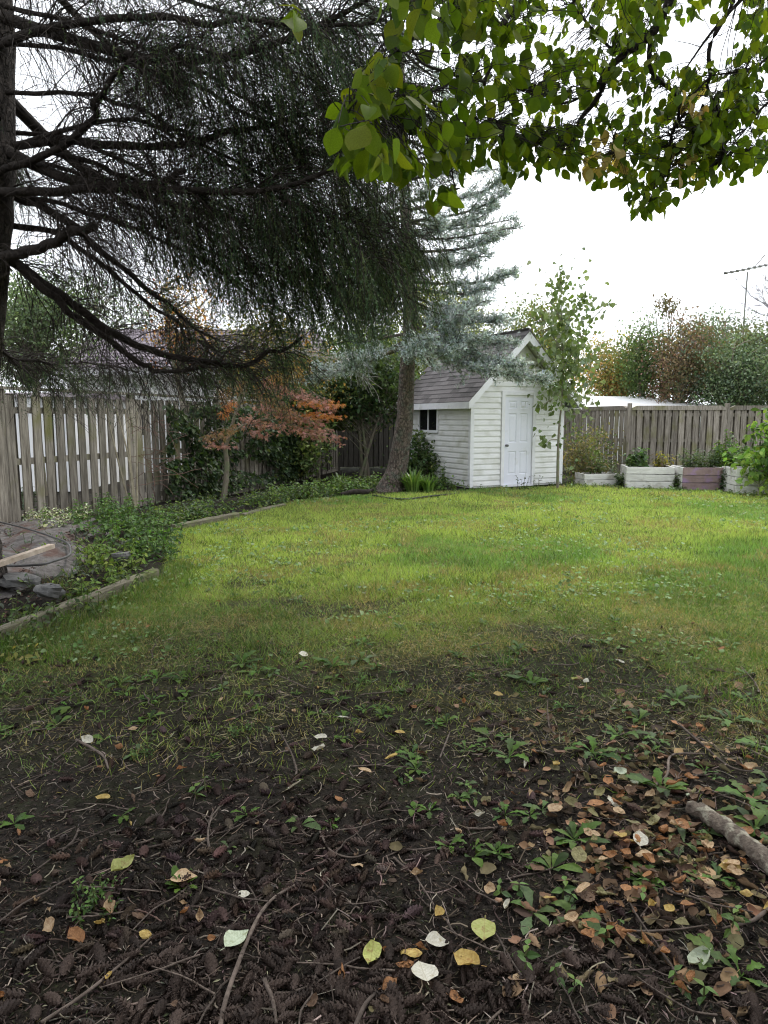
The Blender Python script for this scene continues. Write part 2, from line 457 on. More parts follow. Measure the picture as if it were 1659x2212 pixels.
# corner posts, door casing
for (a, b_) in ((-.012, CP_), (W - CP_, W + .012)):
    obj('corner_trim', Geo().box((a, -.012, .03), (b_, CP_, H + (0.0 if a < 0 else 0.0))).mesh('corner_trim', M['trim']), shed, (0, 0, 0))
obj('corner_trim', Geo().box((-.012, D - CP_, .03), (CP_, D + .012, H)).mesh('corner_trim', M['trim']), shed, (0, 0, 0))
dr = bpy.data.objects.new('door', None); COL.objects.link(dr); dr.parent = shed; dr.location = (0, 0, 0)
for lo, hi in (((dx0 - .08, -.035, .05), (dx0, .02, dz1 + .08)), ((dx1, -.035, .05), (dx1 + .08, .02, dz1 + .08)), ((dx0, -.033, dz1), (dx1, .02, dz1 + .078))):
    obj('door_casing', Geo().box(lo, hi).mesh('door_casing', M['trim']), dr, (0, 0, 0))
obj('door_sill', Geo().box((dx0 - .04, -.06, .02), (dx1 + .04, .02, .055)).mesh('door_sill', M['trim']), dr, (0, 0, 0))
# six-panel slab: a grid of stiles and rails with pyramidal raised panels
def door_slab():
    g_ = Geo()
    a, b_ = dx0 + .006, dx1 - .006; z0_, z1_ = .06, dz1 - .006; y = -.002
    w = b_ - a; hh = z1_ - z0_
    cx = [a, a + w * .155, a + w * .44, a + w * .56, a + w * .845, b_]
    cz = [z0_, z0_ + hh * .115, z0_ + hh * .38, z0_ + hh * .475, z0_ + hh * .80, z0_ + hh * .855, z0_ + hh * .94, z1_]
    for i in range(5):
        for j in range(7):
            x0, x1, u0, u1 = cx[i], cx[i + 1], cz[j], cz[j + 1]
            if i in (1, 3) and j in (1, 3, 5):
                k1, k2 = .018, .05
                rings = [(0, y), (k1, y + .016), (k2, y + .003)]
                V = []
                for k, yy in rings: V += [(x0 + k, yy, u0 + k), (x1 - k, yy, u0 + k), (x1 - k, yy, u1 - k), (x0 + k, yy, u1 - k)]
                F = []
                for q in range(2):
                    for s_ in range(4): F.append((q * 4 + s_, q * 4 + (s_ + 1) % 4, q * 4 + 4 + (s_ + 1) % 4, q * 4 + 4 + s_))
                F.append((8, 9, 10, 11))
                g_.add(V, F)
            else:
                g_.add([(x0, y, u0), (x1, y, u0), (x1, y, u1), (x0, y, u1)], [(0, 1, 2, 3)])
    return g_
obj('door_leaf', door_slab().mesh('door_leaf', M['door']), dr, (0, 0, 0))
kp = smooth_curve([(dx0 + .065, 0.0, .93), (dx0 + .065, -.02, .93), (dx0 + .065, -.045, .93), (dx0 + .065, -.065, .93), (dx0 + .065, -.075, .93)], 9)
obj('door_knob', Geo().add(*tubes(kp, np.array([.028, .028, .012, .012, .02, .028, .029, .022, .004]), 12)).mesh('door_knob', M['metal'], True), dr, (0, 0, 0))
hp = np.array([(dx1 - .10, -.001, 1.83), (dx1 - .10, -.012, 1.83), (dx1 - .10, -.0121, 1.83)])
obj('door_viewer', Geo().add(*tubes(hp, np.array([.011, .011, .001]), 8)).mesh('door_viewer', M['metal']), dr, (0, 0, 0))
# side window
wi = bpy.data.objects.new('window', None); COL.objects.link(wi); wi.parent = shed
for lo, hi in (((-.028, WY0 - .06, WZ0 - .06), (.02, WY1 + .06, WZ0)), ((-.028, WY0 - .06, WZ1), (.02, WY1 + .06, WZ1 + .06)),
               ((-.026, WY0 - .06, WZ0), (.02, WY0, WZ1)), ((-.026, WY1, WZ0), (.02, WY1 + .06, WZ1)), ((-.02, (WY0 + WY1) / 2 - .02, WZ0), (.018, (WY0 + WY1) / 2 + .02, WZ1))):
    obj('window_frame', Geo().box(lo, hi).mesh('window_frame', M['trim']), wi, (0, 0, 0))
for a, b_ in ((WY0, (WY0 + WY1) / 2 - .02), ((WY0 + WY1) / 2 + .02, WY1)):
    obj('window_pane', Geo().box((-.004, a, WZ0), (.012, b_, WZ1)).mesh('window_pane', M['glass']), wi, (0, 0, 0))
# roof
OV, OF = .24, .30                            # eave and gable overhang
rf = bpy.data.objects.new('roof', None); COL.objects.link(rf); rf.parent = shed
TH = .03
for s in (-1, 1):
    ex = -OV if s < 0 else W + OV
    ez = H - OV * SL + .02
    V = []
    for yy in (-OF, D + .1):
        V += [(ex, yy, ez), (W / 2, yy, RIDGE + .02), (W / 2, yy, RIDGE + .02 + TH * 1.4), (ex, yy, ez + TH * 1.4)]
    F = [(0, 1, 2, 3), (7, 6, 5, 4), (0, 4, 5, 1), (3, 2, 6, 7), (0, 3, 7, 4)]
    obj('roof_deck', Geo().add(V, F).mesh('roof_deck', M['vinyl']), rf, (0, 0, 0))
    # rake board on the front gable, eave fascia along the side
    y0, y1 = -OF - .022, -OF - .002
    bd = .17
    V = []
    for yy in (y0, y1):
        V += [(ex - s * -.02 * 0, yy, ez - bd * .72), (W / 2, yy, RIDGE + .03 - bd), (W / 2, yy, RIDGE + .06), (ex, yy, ez + .05)]
    obj('rake_board', Geo().add(V, [(0, 1, 2, 3), (7, 6, 5, 4), (0, 4, 5, 1), (3, 2, 6, 7), (0, 3, 7, 4), (1, 5, 6, 2)]).mesh('rake_board', M['trim']), rf, (0, 0, 0))
    obj('eave_fascia', Geo().box((ex - .02 if s < 0 else ex, -OF - .02, ez - .115), (ex if s < 0 else ex + .02, D + .1, ez + .035)).mesh('eave_fascia', M['trim']), rf, (0, 0, 0))
    obj('soffit', Geo().box((min(ex, 0 if s < 0 else W), -OF, ez - .10), (max(ex, 0 if s < 0 else W), D + .1, ez - .085)).mesh('soffit', M['vinyl']), rf, (0, 0, 0))
    # shingles
    L_ = (W / 2 + OV) * math.sqrt(2)
    ex_, wt = .145, .335
    sm = Geo().add([(0, 0, .012), (wt - .006, 0, .012), (wt - .006, ex_ + .05, .001), (0, ex_ + .05, .001), (0, 0, .0), (wt - .006, 0, .0)],
                   [(0, 1, 2, 3), (4, 5, 1, 0), (4, 0, 3), (1, 5, 2)]).mesh('shingle', M['shingle'])
    nr = int(L_ / ex_) + 1
    from mathutils import Matrix, Vector
    for r in range(nr):
        off = (r % 3) * wt / 3
        k = 0
        yy = -OF - .03 - off
        while yy < D + .1:
            t = -.03 + r * ex_
            # local frame: x along the eave, y up the slope
            ya = max(yy, -OF - .03); fx = (yy + wt - ya) / wt
            Xa = Vector((0, -1, 0)) if s < 0 else Vector((0, 1, 0)); Ya = Vector((-s, 0, 1)).normalized()
            o0 = Vector((ex, yy + wt if s < 0 else ya, ez + TH * 1.4 + .004)) + Ya * t
            if t + ex_ * .6 < L_ and fx > .1:
                Za = Xa.cross(Ya)
                mtx = Matrix((Xa * fx, Ya, Za)).transposed().to_4x4(); mtx.translation = o0 + Za * random.uniform(0, .003)
                q = bpy.data.objects.new('shingle', sm); COL.objects.link(q); q.parent = rf; q.matrix_local = mtx
            yy += wt; k += 1
rc = Geo()
V = []
for yy in (-OF - .03, D + .12):
    V += [(W / 2 - .12, yy, RIDGE - .12 + .095), (W / 2, yy, RIDGE + .09), (W / 2 + .12, yy, RIDGE - .12 + .095), (W / 2 - .12, yy, RIDGE - .12 + .080), (W / 2, yy, RIDGE + .075), (W / 2 + .12, yy, RIDGE - .12 + .080)]
obj('ridge_cap', Geo().add(V, [(0, 1, 7, 6), (1, 2, 8, 7), (0, 3, 4, 1), (1, 4, 5, 2), (6, 7, 10, 9), (7, 8, 11, 10)]).mesh('ridge_cap', M['shingle']), rf, (0, 0, 0))

# ------------------------------------------------------------------ fences
def bevel_board(w, h, t, top=0.0):
    """upright board, base centre at the origin, faces -y; slightly cupped, ends a little uneven"""
    g_ = Geo()
    c = .004
    V = []
    for z, dz in ((0, 1), (h, -1)):
        for x, y in ((-w / 2 + c, -t / 2), (w / 2 - c, -t / 2), (w / 2, -t / 2 + c), (w / 2, t / 2), (-w / 2, t / 2), (-w / 2, -t / 2 + c)):
            V.append((x, y, z + random.uniform(-.004, .004)))
    F = [(i, (i + 1) % 6, 6 + (i + 1) % 6, 6 + i) for i in range(6)]
    g_.add(V, F)
    g_.F.append(np.array([[6, 7, 8, 9, 10, 11]])); g_.F.append(np.array([[5, 4, 3, 2, 1, 0]]))
    return g_
def fence(name, label, pts, height, mat, cap='flat', post_top=.0, bw=.132, pitch=.200, base=.10, rails=(.26, .95, 1.62), inner=True, kick=True):
    root = thing(name, label, 'fence', (pts[0][0], pts[0][1], 0))
    boards = [bevel_board(bw, height - base - .06 + random.uniform(-.01, .01), .019).mesh('board', mat) for _ in range(4)]
    pm = bevel_board(.10, height + post_top, .10).mesh('post', mat)
    for a, b_ in zip(pts[:-1], pts[1:]):
        a = np.array(a, float); b_ = np.array(b_, float)
        d = b_ - a; Ln = np.linalg.norm(d); d /= Ln
        n = np.array([d[1], -d[0]])
        if (-a) @ n < 0: n = -n                          # n points to the yard side
        rz = math.atan2(d[1], d[0])
        if n @ np.array([math.sin(rz), -math.cos(rz)]) < 0: rz += math.pi
        def at(s, off, z): return (a[0] + d[0] * s + n[0] * off - root.location.x, a[1] + d[1] * s + n[1] * off - root.location.y, z)
        obj('post', pm, root, at(0, 0, 0), (0, 0, rz))
        zg = float(hgt(*a)) * 0
        for z in rails:
            obj('rail', Geo().box((-Ln / 2 + .05, -.034, -.042), (Ln / 2 - .05, .034, .042)).mesh('rail', mat), root, at(Ln / 2, 0, z), (0, random.uniform(-.004, .004), rz))
        k = int((Ln - .1) / pitch)
        st = (Ln - k * pitch) / 2
        for i in range(k + 1):
            s0 = st + i * pitch
            obj('board', random.choice(boards), root, at(min(max(s0, .06), Ln - .06) + random.uniform(-.006, .006), .046, base + random.uniform(-.015, .01)), (random.uniform(-.006, .006), random.uniform(-.008, .008), rz))
            if inner and i < k:
                obj('board', random.choice(boards), root, at(s0 + pitch / 2 + random.uniform(-.006, .006), -.046, base + random.uniform(-.015, .01)), (random.uniform(-.006, .006), random.uniform(-.008, .008), rz))
        if kick:
            obj('kickboard', Geo().box((-Ln / 2 + .05, -.018, 0), (Ln / 2 - .05, .018, .14)).mesh('kickboard', mat), root, at(Ln / 2, .016, .0), (0, 0, rz))
        if cap == 'flat':
            obj('top_cap', Geo().box((-Ln / 2 - .01, -.07, 0), (Ln / 2 + .01, .07, .036)).mesh('top_cap', mat), root, at(Ln / 2, 0, height + .002), (0, 0, rz))
        else:
            # top rail with clipped corners beside the posts
            e = Ln / 2 - .05
            V = []
            for y in (-.075, .05):
                V += [(-e, y, -.06), (e, y, -.06), (e, y, -.005), (e - .13, y, .055), (-e + .13, y, .055), (-e, y, -.005)]
            gq = Geo().add(V, [(0, 6, 7, 1)[::-1], (1, 7, 8, 2)[::-1], (2, 8, 9, 3)[::-1], (3, 9, 10, 4)[::-1], (4, 10, 11, 5)[::-1], (5, 11, 6, 0)[::-1]])
            gq.F.append(np.array([[0, 1, 2, 3, 4, 5]])); gq.F.append(np.array([[11, 10, 9, 8, 7, 6]]))
            obj('top_rail', gq.mesh('top_rail', mat), root, at(Ln / 2, 0, height - .06), (0, 0, rz))
    e = np.array(pts[-1], float)
    obj('post', pm, root, (e[0] - root.location.x, e[1] - root.location.y, 0), (0, 0, 0))
    return root
fence('board_fence', 'weathered shadowbox fence with a flat cap behind the shaded planting bed', [(-5.8, 6.95), (-4.9, 9.15), (-4.02, 11.4), (-3.2, 13.7), (-2.5, 16.0), (-1.95, 18.4), (-1.4, 20.8)], 1.88, M['wood'], 'flat', 0)
fence('back_fence', 'dark board fence behind the leaning spruce trunk', [(-1.35, 21.0), (1.0, 21.35), (3.3, 21.5), (5.25, 21.3)], 1.86, M['wood_dark'], 'flat', 0, pitch=.15, kick=False)
fence('clipped_rail_fence', 'weathered grey fence with posts rising above its clipped top rails', [(5.3, 21.1), (6.42, 18.75), (8.9, 18.6), (11.35, 18.5), (13.8, 18.3)], 1.86, M['wood'], 'rail', .06, bw=.138, pitch=.178, kick=False)

# ------------------------------------------------------------------ buildings beyond the fences
def neighbour_house():
    root = thing('neighbour_house', 'low white house with purple grey shingled roof beyond the board fence', 'house', (-7.0, 19.5, 0))
    x0, x1, y0, y1, e, rz_ = -9.3, -1.2, 19.5, 25.0, 2.82, 4.15
    o = np.array([-7.0, 19.5, 0])
    wl_ = obj('wall', Geo().box(np.array((x0 + .5, y0 + .5, 0)), np.array((x1 - .5, y1 - .5, e))).mesh('house_wall', M['white_wall']), root)
    obj('fascia', Geo().box((x0, y0 - .02, e - .12), (x1, y0 + .02, e + .1)).mesh('fascia', M['trim']), root)
    ym = (y0 + y1) / 2
    n = 12
    for i in range(n):
        t0, t1 = i / n, (i + 1) / n
        def pt(t, up): return (y0 - .1 + (ym - y0 + .1) * t, e + .06 + (rz_ - e) * t + up)
        (ya, za), (yb, zb) = pt(t0, .03), pt(t1 + .02, .0)
        h0, h1 = .9 * t0, .9 * t1
        obj('roof_course', Geo().add([(x0 + h0, ya, za), (x1 - h0, ya, za), (x1 - h1, yb, zb), (x0 + h1, yb, zb), (x0 + h0, ya, za - .03), (x1 - h0, ya, za - .03)],
            [(0, 1, 2, 3), (4, 5, 1, 0)]).mesh('roof_course', M['shingle_far']), root)
    obj('roof_back', Geo().add([(x0, y0, e + .05), (x0 + .9, ym, rz_), (x0, y1, e + .05), (x1, y1, e + .05), (x1 - .9, ym, rz_), (x1, y0, e + .05)],
        [(0, 1, 2), (2, 1, 4, 3), (3, 4, 5), (0, 2, 3, 5)]).mesh('roof_back', M['shingle_far']), root)
    for cx in (-7.2, -3.4):
        w_ = obj('window', Geo().box((cx - .6, y0 + .46, 1.0), (cx + .6, y0 + .5, 2.0)).mesh('window', M['trim']), root)
        obj('window_pane', Geo().box((cx - .53, y0 + .45, 1.07), (cx + .53, y0 + .47, 1.93)).mesh('pane', M['glass']), w_, (0, 0, 0))
neighbour_house()
gw = thing('white_garage', 'plain white garage wall glimpsed through the gaps of the board fence', 'garage', (-13, 15.5, 0))
obj('wall', Geo().box((-18.0, 14.8, 0), (-6.4, 18.6, 1.95)).mesh('garage_wall', M['white_wall']), gw)
obj('roof', Geo().add([(-18.2, 14.7, 1.95), (-6.3, 14.7, 1.95), (-6.3, 16.7, 2.12), (-18.2, 16.7, 2.12), (-18.2, 18.7, 1.95), (-6.3, 18.7, 1.95)],
    [(0, 1, 2, 3), (3, 2, 5, 4), (1, 5, 2), (0, 3, 4)]).mesh('garage_roof', M['shingle_far']), gw)
# white metal roof beyond the right-hand fence
wr = thing('metal_outbuilding', 'low outbuilding with a bright white metal roof beyond the clipped fence', 'outbuilding', (9, 24.5, 0))
A, B = px(1225, 862, 24.0), px(1500, 880, 24.0)
xl, xr = 6.2, 11.6
ez, rz_ = 1.88, 2.36
obj('wall', Geo().box((xl + .15, 24.15, 0), (xr - .15, 29.8, ez - .02)).mesh('outbuilding_wall', M['white_wall']), wr)
for i in range(9):
    a0, a1 = xl + (xr - xl) * i / 9, xl + (xr - xl) * (i + 1) / 9 - .012
    f0, f1 = min(1, max(0, (xr - a0 - .0) / 1.9)), min(1, max(0, (xr - a1) / 1.9))
    V = [(a0, 24, ez), (a1, 24, ez), (a1, 24 + 3 * f1, ez + (rz_ - ez) * f1), (a0, 24 + 3 * f0, ez + (rz_ - ez) * f0)]
    V += [(v[0], v[1], v[2] - .03) for v in V]
    obj('roof_panel', Geo().add(V, [(0, 1, 2, 3), (0, 4, 5, 1), (0, 3, 7, 4), (1, 5, 6, 2), (3, 2, 6, 7)]).mesh('roof_panel', M['white_roof']), wr)
obj('roof_back', Geo().add([(xl, 30, ez), (xr, 30, ez), (xr - 1.9, 27, rz_ - .01), (xl, 27, rz_ - .01), (xr, 24, ez - .03), (xl, 24, ez - .03)], [(0, 3, 2, 1), (1, 2, 4), (5, 3, 0)]).mesh('roof_back', M['white_roof']), wr)

# unseen house added behind the camera to block sky light from the foreground
hb = thing('added_brick_house', 'unseen two-storey brown brick house added to darken the foreground', 'house', (0, -3.2, 0))
M['brick_wall'] = pmat('brick_wall', (.12, .07, .05), (.2, .12, .09), scale=6, rough=.9, bump=.4)
obj('wall', Geo().box((-7, -9.5, 0), (6, -3.2, 5.4)).mesh('house_wall', M['brick_wall']), hb)
obj('roof', Geo().add([(-7.4, -2.7, 5.4), (6.4, -2.7, 5.4), (6.4, -6.35, 7.6), (-7.4, -6.35, 7.6), (-7.4, -10, 5.4), (6.4, -10, 5.4)], [(0, 1, 2, 3), (3, 2, 5, 4), (1, 5, 2), (0, 3, 4), (0, 4, 5, 1)]).mesh('house_roof', M['shingle']), hb)
for cx, z0_, z1_, w_ in ((-4.5, 1.0, 2.1, .7), (3.6, 1.0, 2.1, .7), (-4, 3.6, 4.7, .6), (0, 3.6, 4.7, .6), (3.6, 3.6, 4.7, .6), (-.2, .1, 2.1, .9)):
    wf = obj('window', Geo().box((cx - w_ - .06, -3.2, z0_ - .06), (cx + w_ + .06, -3.15, z1_ + .06)).mesh('window', M['trim']), hb)
    obj('window_pane', Geo().box((cx - w_, -3.16, z0_), (cx + w_, -3.14, z1_)).mesh('pane', M['glass']), wf, (0, 0, 0))

# television antenna on its mast
an = thing('television_antenna', 'television antenna with studded boom on a thin mast above the trees', 'antenna', (16.2, 31, 0))
d_ = 31.0
def bar(name, pts, r, mat=M['metal'], sides=6, parent=an):
    P = smooth_curve(pts, max(2, len(pts) * 3))
    return obj(name, Geo().add(*tubes(P, np.full(len(P), r), sides)).mesh(name, mat, True), parent)
m0 = px(1611, 900, d_); m1 = px(1615, 587, d_)
bar('mast', [(m1[0] - .1, d_, 0), m1], .03)
b0 = px(1568, 590, d_ - .6); b1 = px(1700, 564, d_ + 1.2)
boom = bar('boom', [b0, b1], .03)
for i in range(9):
    t = i / 11
    c = b0 * (1 - t) + b1 * t
    bar('boom_stud', [c - [.06, .02, 0], c + [.06, .02, 0]], .055)
    if i % 2 == 0: bar('element', [c - [.25, .9, .02], c + [.25, .9, .02]], .009)
c = b0 * .55 + b1 * .45
bar('brace', [c, px(1652, 551, d_ - .3)], .02)
for dx_ in (-.16, .16): bar('tower_leg', [(m1[0] - .1 + dx_ * 1.6, d_, 0), m0 * .5 + m1 * .5 + [dx_, 0, -.3], m0 * .35 + m1 * .65], .025)

# ------------------------------------------------------------------ raised planter boxes
def planter(label, corner, fx, fy, w, dpt, h, nb, mat_f, mat_s):
    """corner = front left corner on the ground, (fx, fy) = direction of the front"""
    rz = math.atan2(fy, fx)
    r_ = thing('planter_box', label, 'planter box', (corner[0], corner[1], 0), 'raised planter boxes before the clipped fence', rz)
    bh = h / nb
    for i in range(nb):
        z0_, z1_ = .01 + i * bh, .01 + (i + 1) * bh - .012
        j = random.uniform(-.006, .006)
        for lo, hi, mm in (((0, j, z0_), (w, .035 + j, z1_), mat_f), ((0, dpt - .035 + j, z0_), (w, dpt + j, z1_), mat_s),
                           ((.002 + j, .04, z0_), (.035 + j, dpt - .04, z1_), mat_s), ((w - .035 + j, .04, z0_), (w - .002 + j, dpt - .04, z1_), mat_s)):
            obj('board', Geo().box(lo, hi).mesh('planter_board', mm), r_, (0, 0, 0), (0, random.uniform(-.006, .006), 0))
    for cx, cy in ((.05, .05), (w - .09, .05), (.05, dpt - .09), (w - .09, dpt - .09)):
        obj('corner_post', Geo().box((cx, cy, 0), (cx + .04, cy + .04, h - .02)).mesh('corner_post', mat_s), r_, (0, 0, 0))
    gx = np.linspace(.04, w - .04, 9); gy = np.linspace(.04, dpt - .04, 7)
    XX, YY = np.meshgrid(gx, gy); ZZ = h - .09 + .05 * rng.random(XX.shape)
    k = (np.arange(6)[:, None] * 9 + np.arange(8)[None]).ravel()
    obj('soil_fill', Geo().add(np.stack([XX, YY, ZZ], -1).reshape(-1, 3), np.stack([k, k + 1, k + 10, k + 9], -1)).mesh('soil_fill', pm_soil), r_, (0, 0, 0))
    return r_
pm_soil = pmat('planter_soil', (.03, .022, .017), (.08, .06, .046), scale=25, bump=.8, bscale=40, rough=.95)
planter('low two-board white planter box close to the shed corner', gp(1262, 1050)[:2], .99, .1, .82, .6, .27, 2, M['box_white'], M['box_white'])
planter('white planter box of three boards with its top sloping away', gp(1352, 1055)[:2], .98, -.17, 1.0, .85, .47, 3, M['box_white'], M['box_white'])
planter('planter box with a flaking purple front and white end', gp(1474, 1060)[:2], .995, -.06, .82, .8, .49, 3, M['box_purple'], M['box_white'])
planter('white planter box half hidden by the leafy bramble bush', gp(1588, 1068)[:2], .99, -.1, 1.15, .8, .52, 3, M['box_white'], M['box_white'])
# ------------------------------------------------------------------ foreground spruce
def tri_count(g_): return sum(len(f) * (f.shape[1] - 2) for f in g_.F)
def sprout(Pp, Tt, n_each, ang, length, k, droop, taper_r, lvl_rand=.35):
    """side shoots from points Pp with tangents Tt; returns polylines (n, k, 3)"""
    n = len(Pp)
    R = rdir(n)
    side = nrm(R - (R * Tt).sum(1, keepdims=True) * Tt)
    d = nrm(Tt * np.cos(ang)[:, None] + side * np.sin(ang)[:, None])
    L = length
    out = np.zeros((n, k, 3)); out[:, 0] = Pp
    p = Pp.copy()
    for i in range(1, k):
        p = p + d * (L / (k - 1))[:, None]
        out[:, i] = p
        d = nrm(d + np.array([0, 0, -1.0]) * (droop / k)[:, None] + rng.normal(0, lvl_rand / k, (n, 3)))
    return out
def along(Ps, n_each, t0=0.15, t1=1.0):
    """n_each random points on each polyline; returns points, tangents, parameters, line index"""
    n, k, _ = Ps.shape
    idx = np.repeat(np.arange(n), n_each)
    t = t0 + (t1 - t0) * rng.random(len(idx))
    f = t * (k - 1); i = np.minimum(f.astype(int), k - 2); u = (f - i)[:, None]
    a, b = Ps[idx, i], Ps[idx, i + 1]
    return a * (1 - u) + b * u, nrm(b - a), t, idx

SPX, SPY = -3.25, 5.7
spruce = thing('spruce_tree', 'dark old spruce with bare inner limbs and drooping outer sprays', 'tree', (SPX, SPY, 0))
tp = smooth_curve([(SPX - .16, SPY, -.1), (SPX - .16, SPY, .7), (SPX - .10, SPY, 1.6), (SPX + .10, SPY, 2.6), (SPX + .26, SPY - .02, 3.8), (SPX + .32, SPY, 6), (SPX + .05, SPY, 9.5), (SPX, SPY, 13)], 60)
tr_r = np.interp(tp[:, 2], [-.1, .3, 1, 4, 9, 13], [.36, .27, .235, .2, .12, .02])
V, F = tubes(tp, tr_r, 20)
V = V + (fbm(V[:, 0] * 3 + V[:, 1] * 3, V[:, 2], 9, 3)[:, None] - .5) * .05 * nrm(V - np.repeat(tp, 20, 0))
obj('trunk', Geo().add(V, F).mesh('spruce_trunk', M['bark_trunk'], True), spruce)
def limb_px(pts, d0, d1, r0, r1, n=14):
    k = len(pts)
    P = [px(x, y, d0 + (d1 - d0) * (i / (k - 1))) for i, (x, y) in enumerate(pts)]
    P = smooth_curve(P, n); P[1:-1] += rng.normal(0, .012, (n - 2, 3))
    return smooth_curve(P, n * 2), np.linspace(r0 * .9, r1 * .8, n * 2) * (1 + rng.normal(0, .05, n * 2))
LIMBS = []
def L(pts, d0, d1, r0, r1, foli=1.0, n=14, cut=False): LIMBS.append(limb_px(pts, d0, d1, r0, r1, n) + (foli, cut))
L([(-70, 520), (10, 562), (50, 585), (125, 638), (200, 690), (278, 738), (347, 763), (461, 784), (540, 782), (600, 762), (652, 729)], 5.7, 6.2, .052, .016, .8, 24)
L([(60, 592), (125, 650), (172, 692), (222, 727), (264, 758), (319, 791), (341, 802), (389, 803), (430, 794), (480, 778)], 5.75, 6.0, .036, .014, .5, 20)
L([(-60, 548), (0, 548), (65, 546), (115, 525), (150, 505), (205, 487)], 5.6, 5.2, .05, .04, 0, 14, True)
L([(-60, 425), (0, 416), (125, 411), (250, 410), (350, 390), (400, 368)], 5.6, 5.3, .042, .03, 0, 16, True)
L([(-50, 395), (0, 366), (100, 325), (190, 265), (212, 218), (270, 146), (300, 128), (400, 108), (520, 120)], 5.6, 5.0, .036, .012, .5, 22)
L([(-50, 120), (15, 100), (60, 76), (150, 46), (250, 42), (400, 45), (500, 46), (650, 52), (725, 56), (830, 42)], 5.6, 4.9, .042, .012, .9, 24)
L([(-40, 330), (150, 300), (320, 318), (450, 300), (550, 280), (625, 260), (690, 230), (745, 214)], 5.7, 5.6, .04, .01, .9, 22)
L([(-20, 400), (50, 425), (125, 462), (200, 525), (275, 590), (350, 650), (415, 704), (470, 735)], 5.8, 6.6, .045, .014, .4, 20)
L([(-10, 410), (75, 428), (225, 470), (350, 520), (500, 600), (600, 690)], 5.8, 6.4, .026, .008, .7, 18)
L([(-60, 680), (0, 742), (22, 777), (50, 793), (90, 803), (140, 815), (190, 825)], 6.6, 8.4, .036, .012, 2.0, 16)
L([(-60, 700), (20, 770), (120, 785), (220, 785), (320, 810)], 6.4, 8.2, .022, .006, 2.2, 16)
L([(100, 325), (220, 360), (350, 430), (480, 520), (560, 600)], 5.6, 5.9, .024, .008, .9, 18)
L([(-20, 200), (150, 200), (300, 240), (450, 330), (600, 420), (760, 480), (860, 520)], 5.6, 5.9, .022, .006, 1.6, 22)
L([(-20, 90), (150, 110), (330, 150), (520, 240), (680, 330), (800, 420), (880, 520)], 5.6, 6.3, .022, .006, 1.6, 22)
L([(0, 10), (200, 60), (400, 140), (560, 230), (700, 300), (790, 360)], 5.6, 5.6, .021, .006, 1.3, 20)
L([(-20, 280), (160, 300), (340, 380), (500, 470), (640, 540), (760, 590), (850, 600)], 5.8, 6.6, .022, .006, 1.8, 22)
L([(-20, 330), (130, 360), (300, 450), (430, 530), (560, 580), (700, 600)], 5.7, 6.1, .021, .006, 1.8, 20)
L([(100, -60), (300, -20), (500, 30), (680, 90), (800, 160)], 5.6, 5.9, .021, .006, 1.3, 18)
L([(0, 330), (250, 260), (420, 300), (560, 380), (680, 470), (800, 560)], 5.7, 5.4, .021, .006, 1.6, 20)
L([(-20, 470), (150, 520), (260, 610), (370, 690), (440, 745), (520, 770)], 5.8, 7.0, .03, .008, .5, 18)
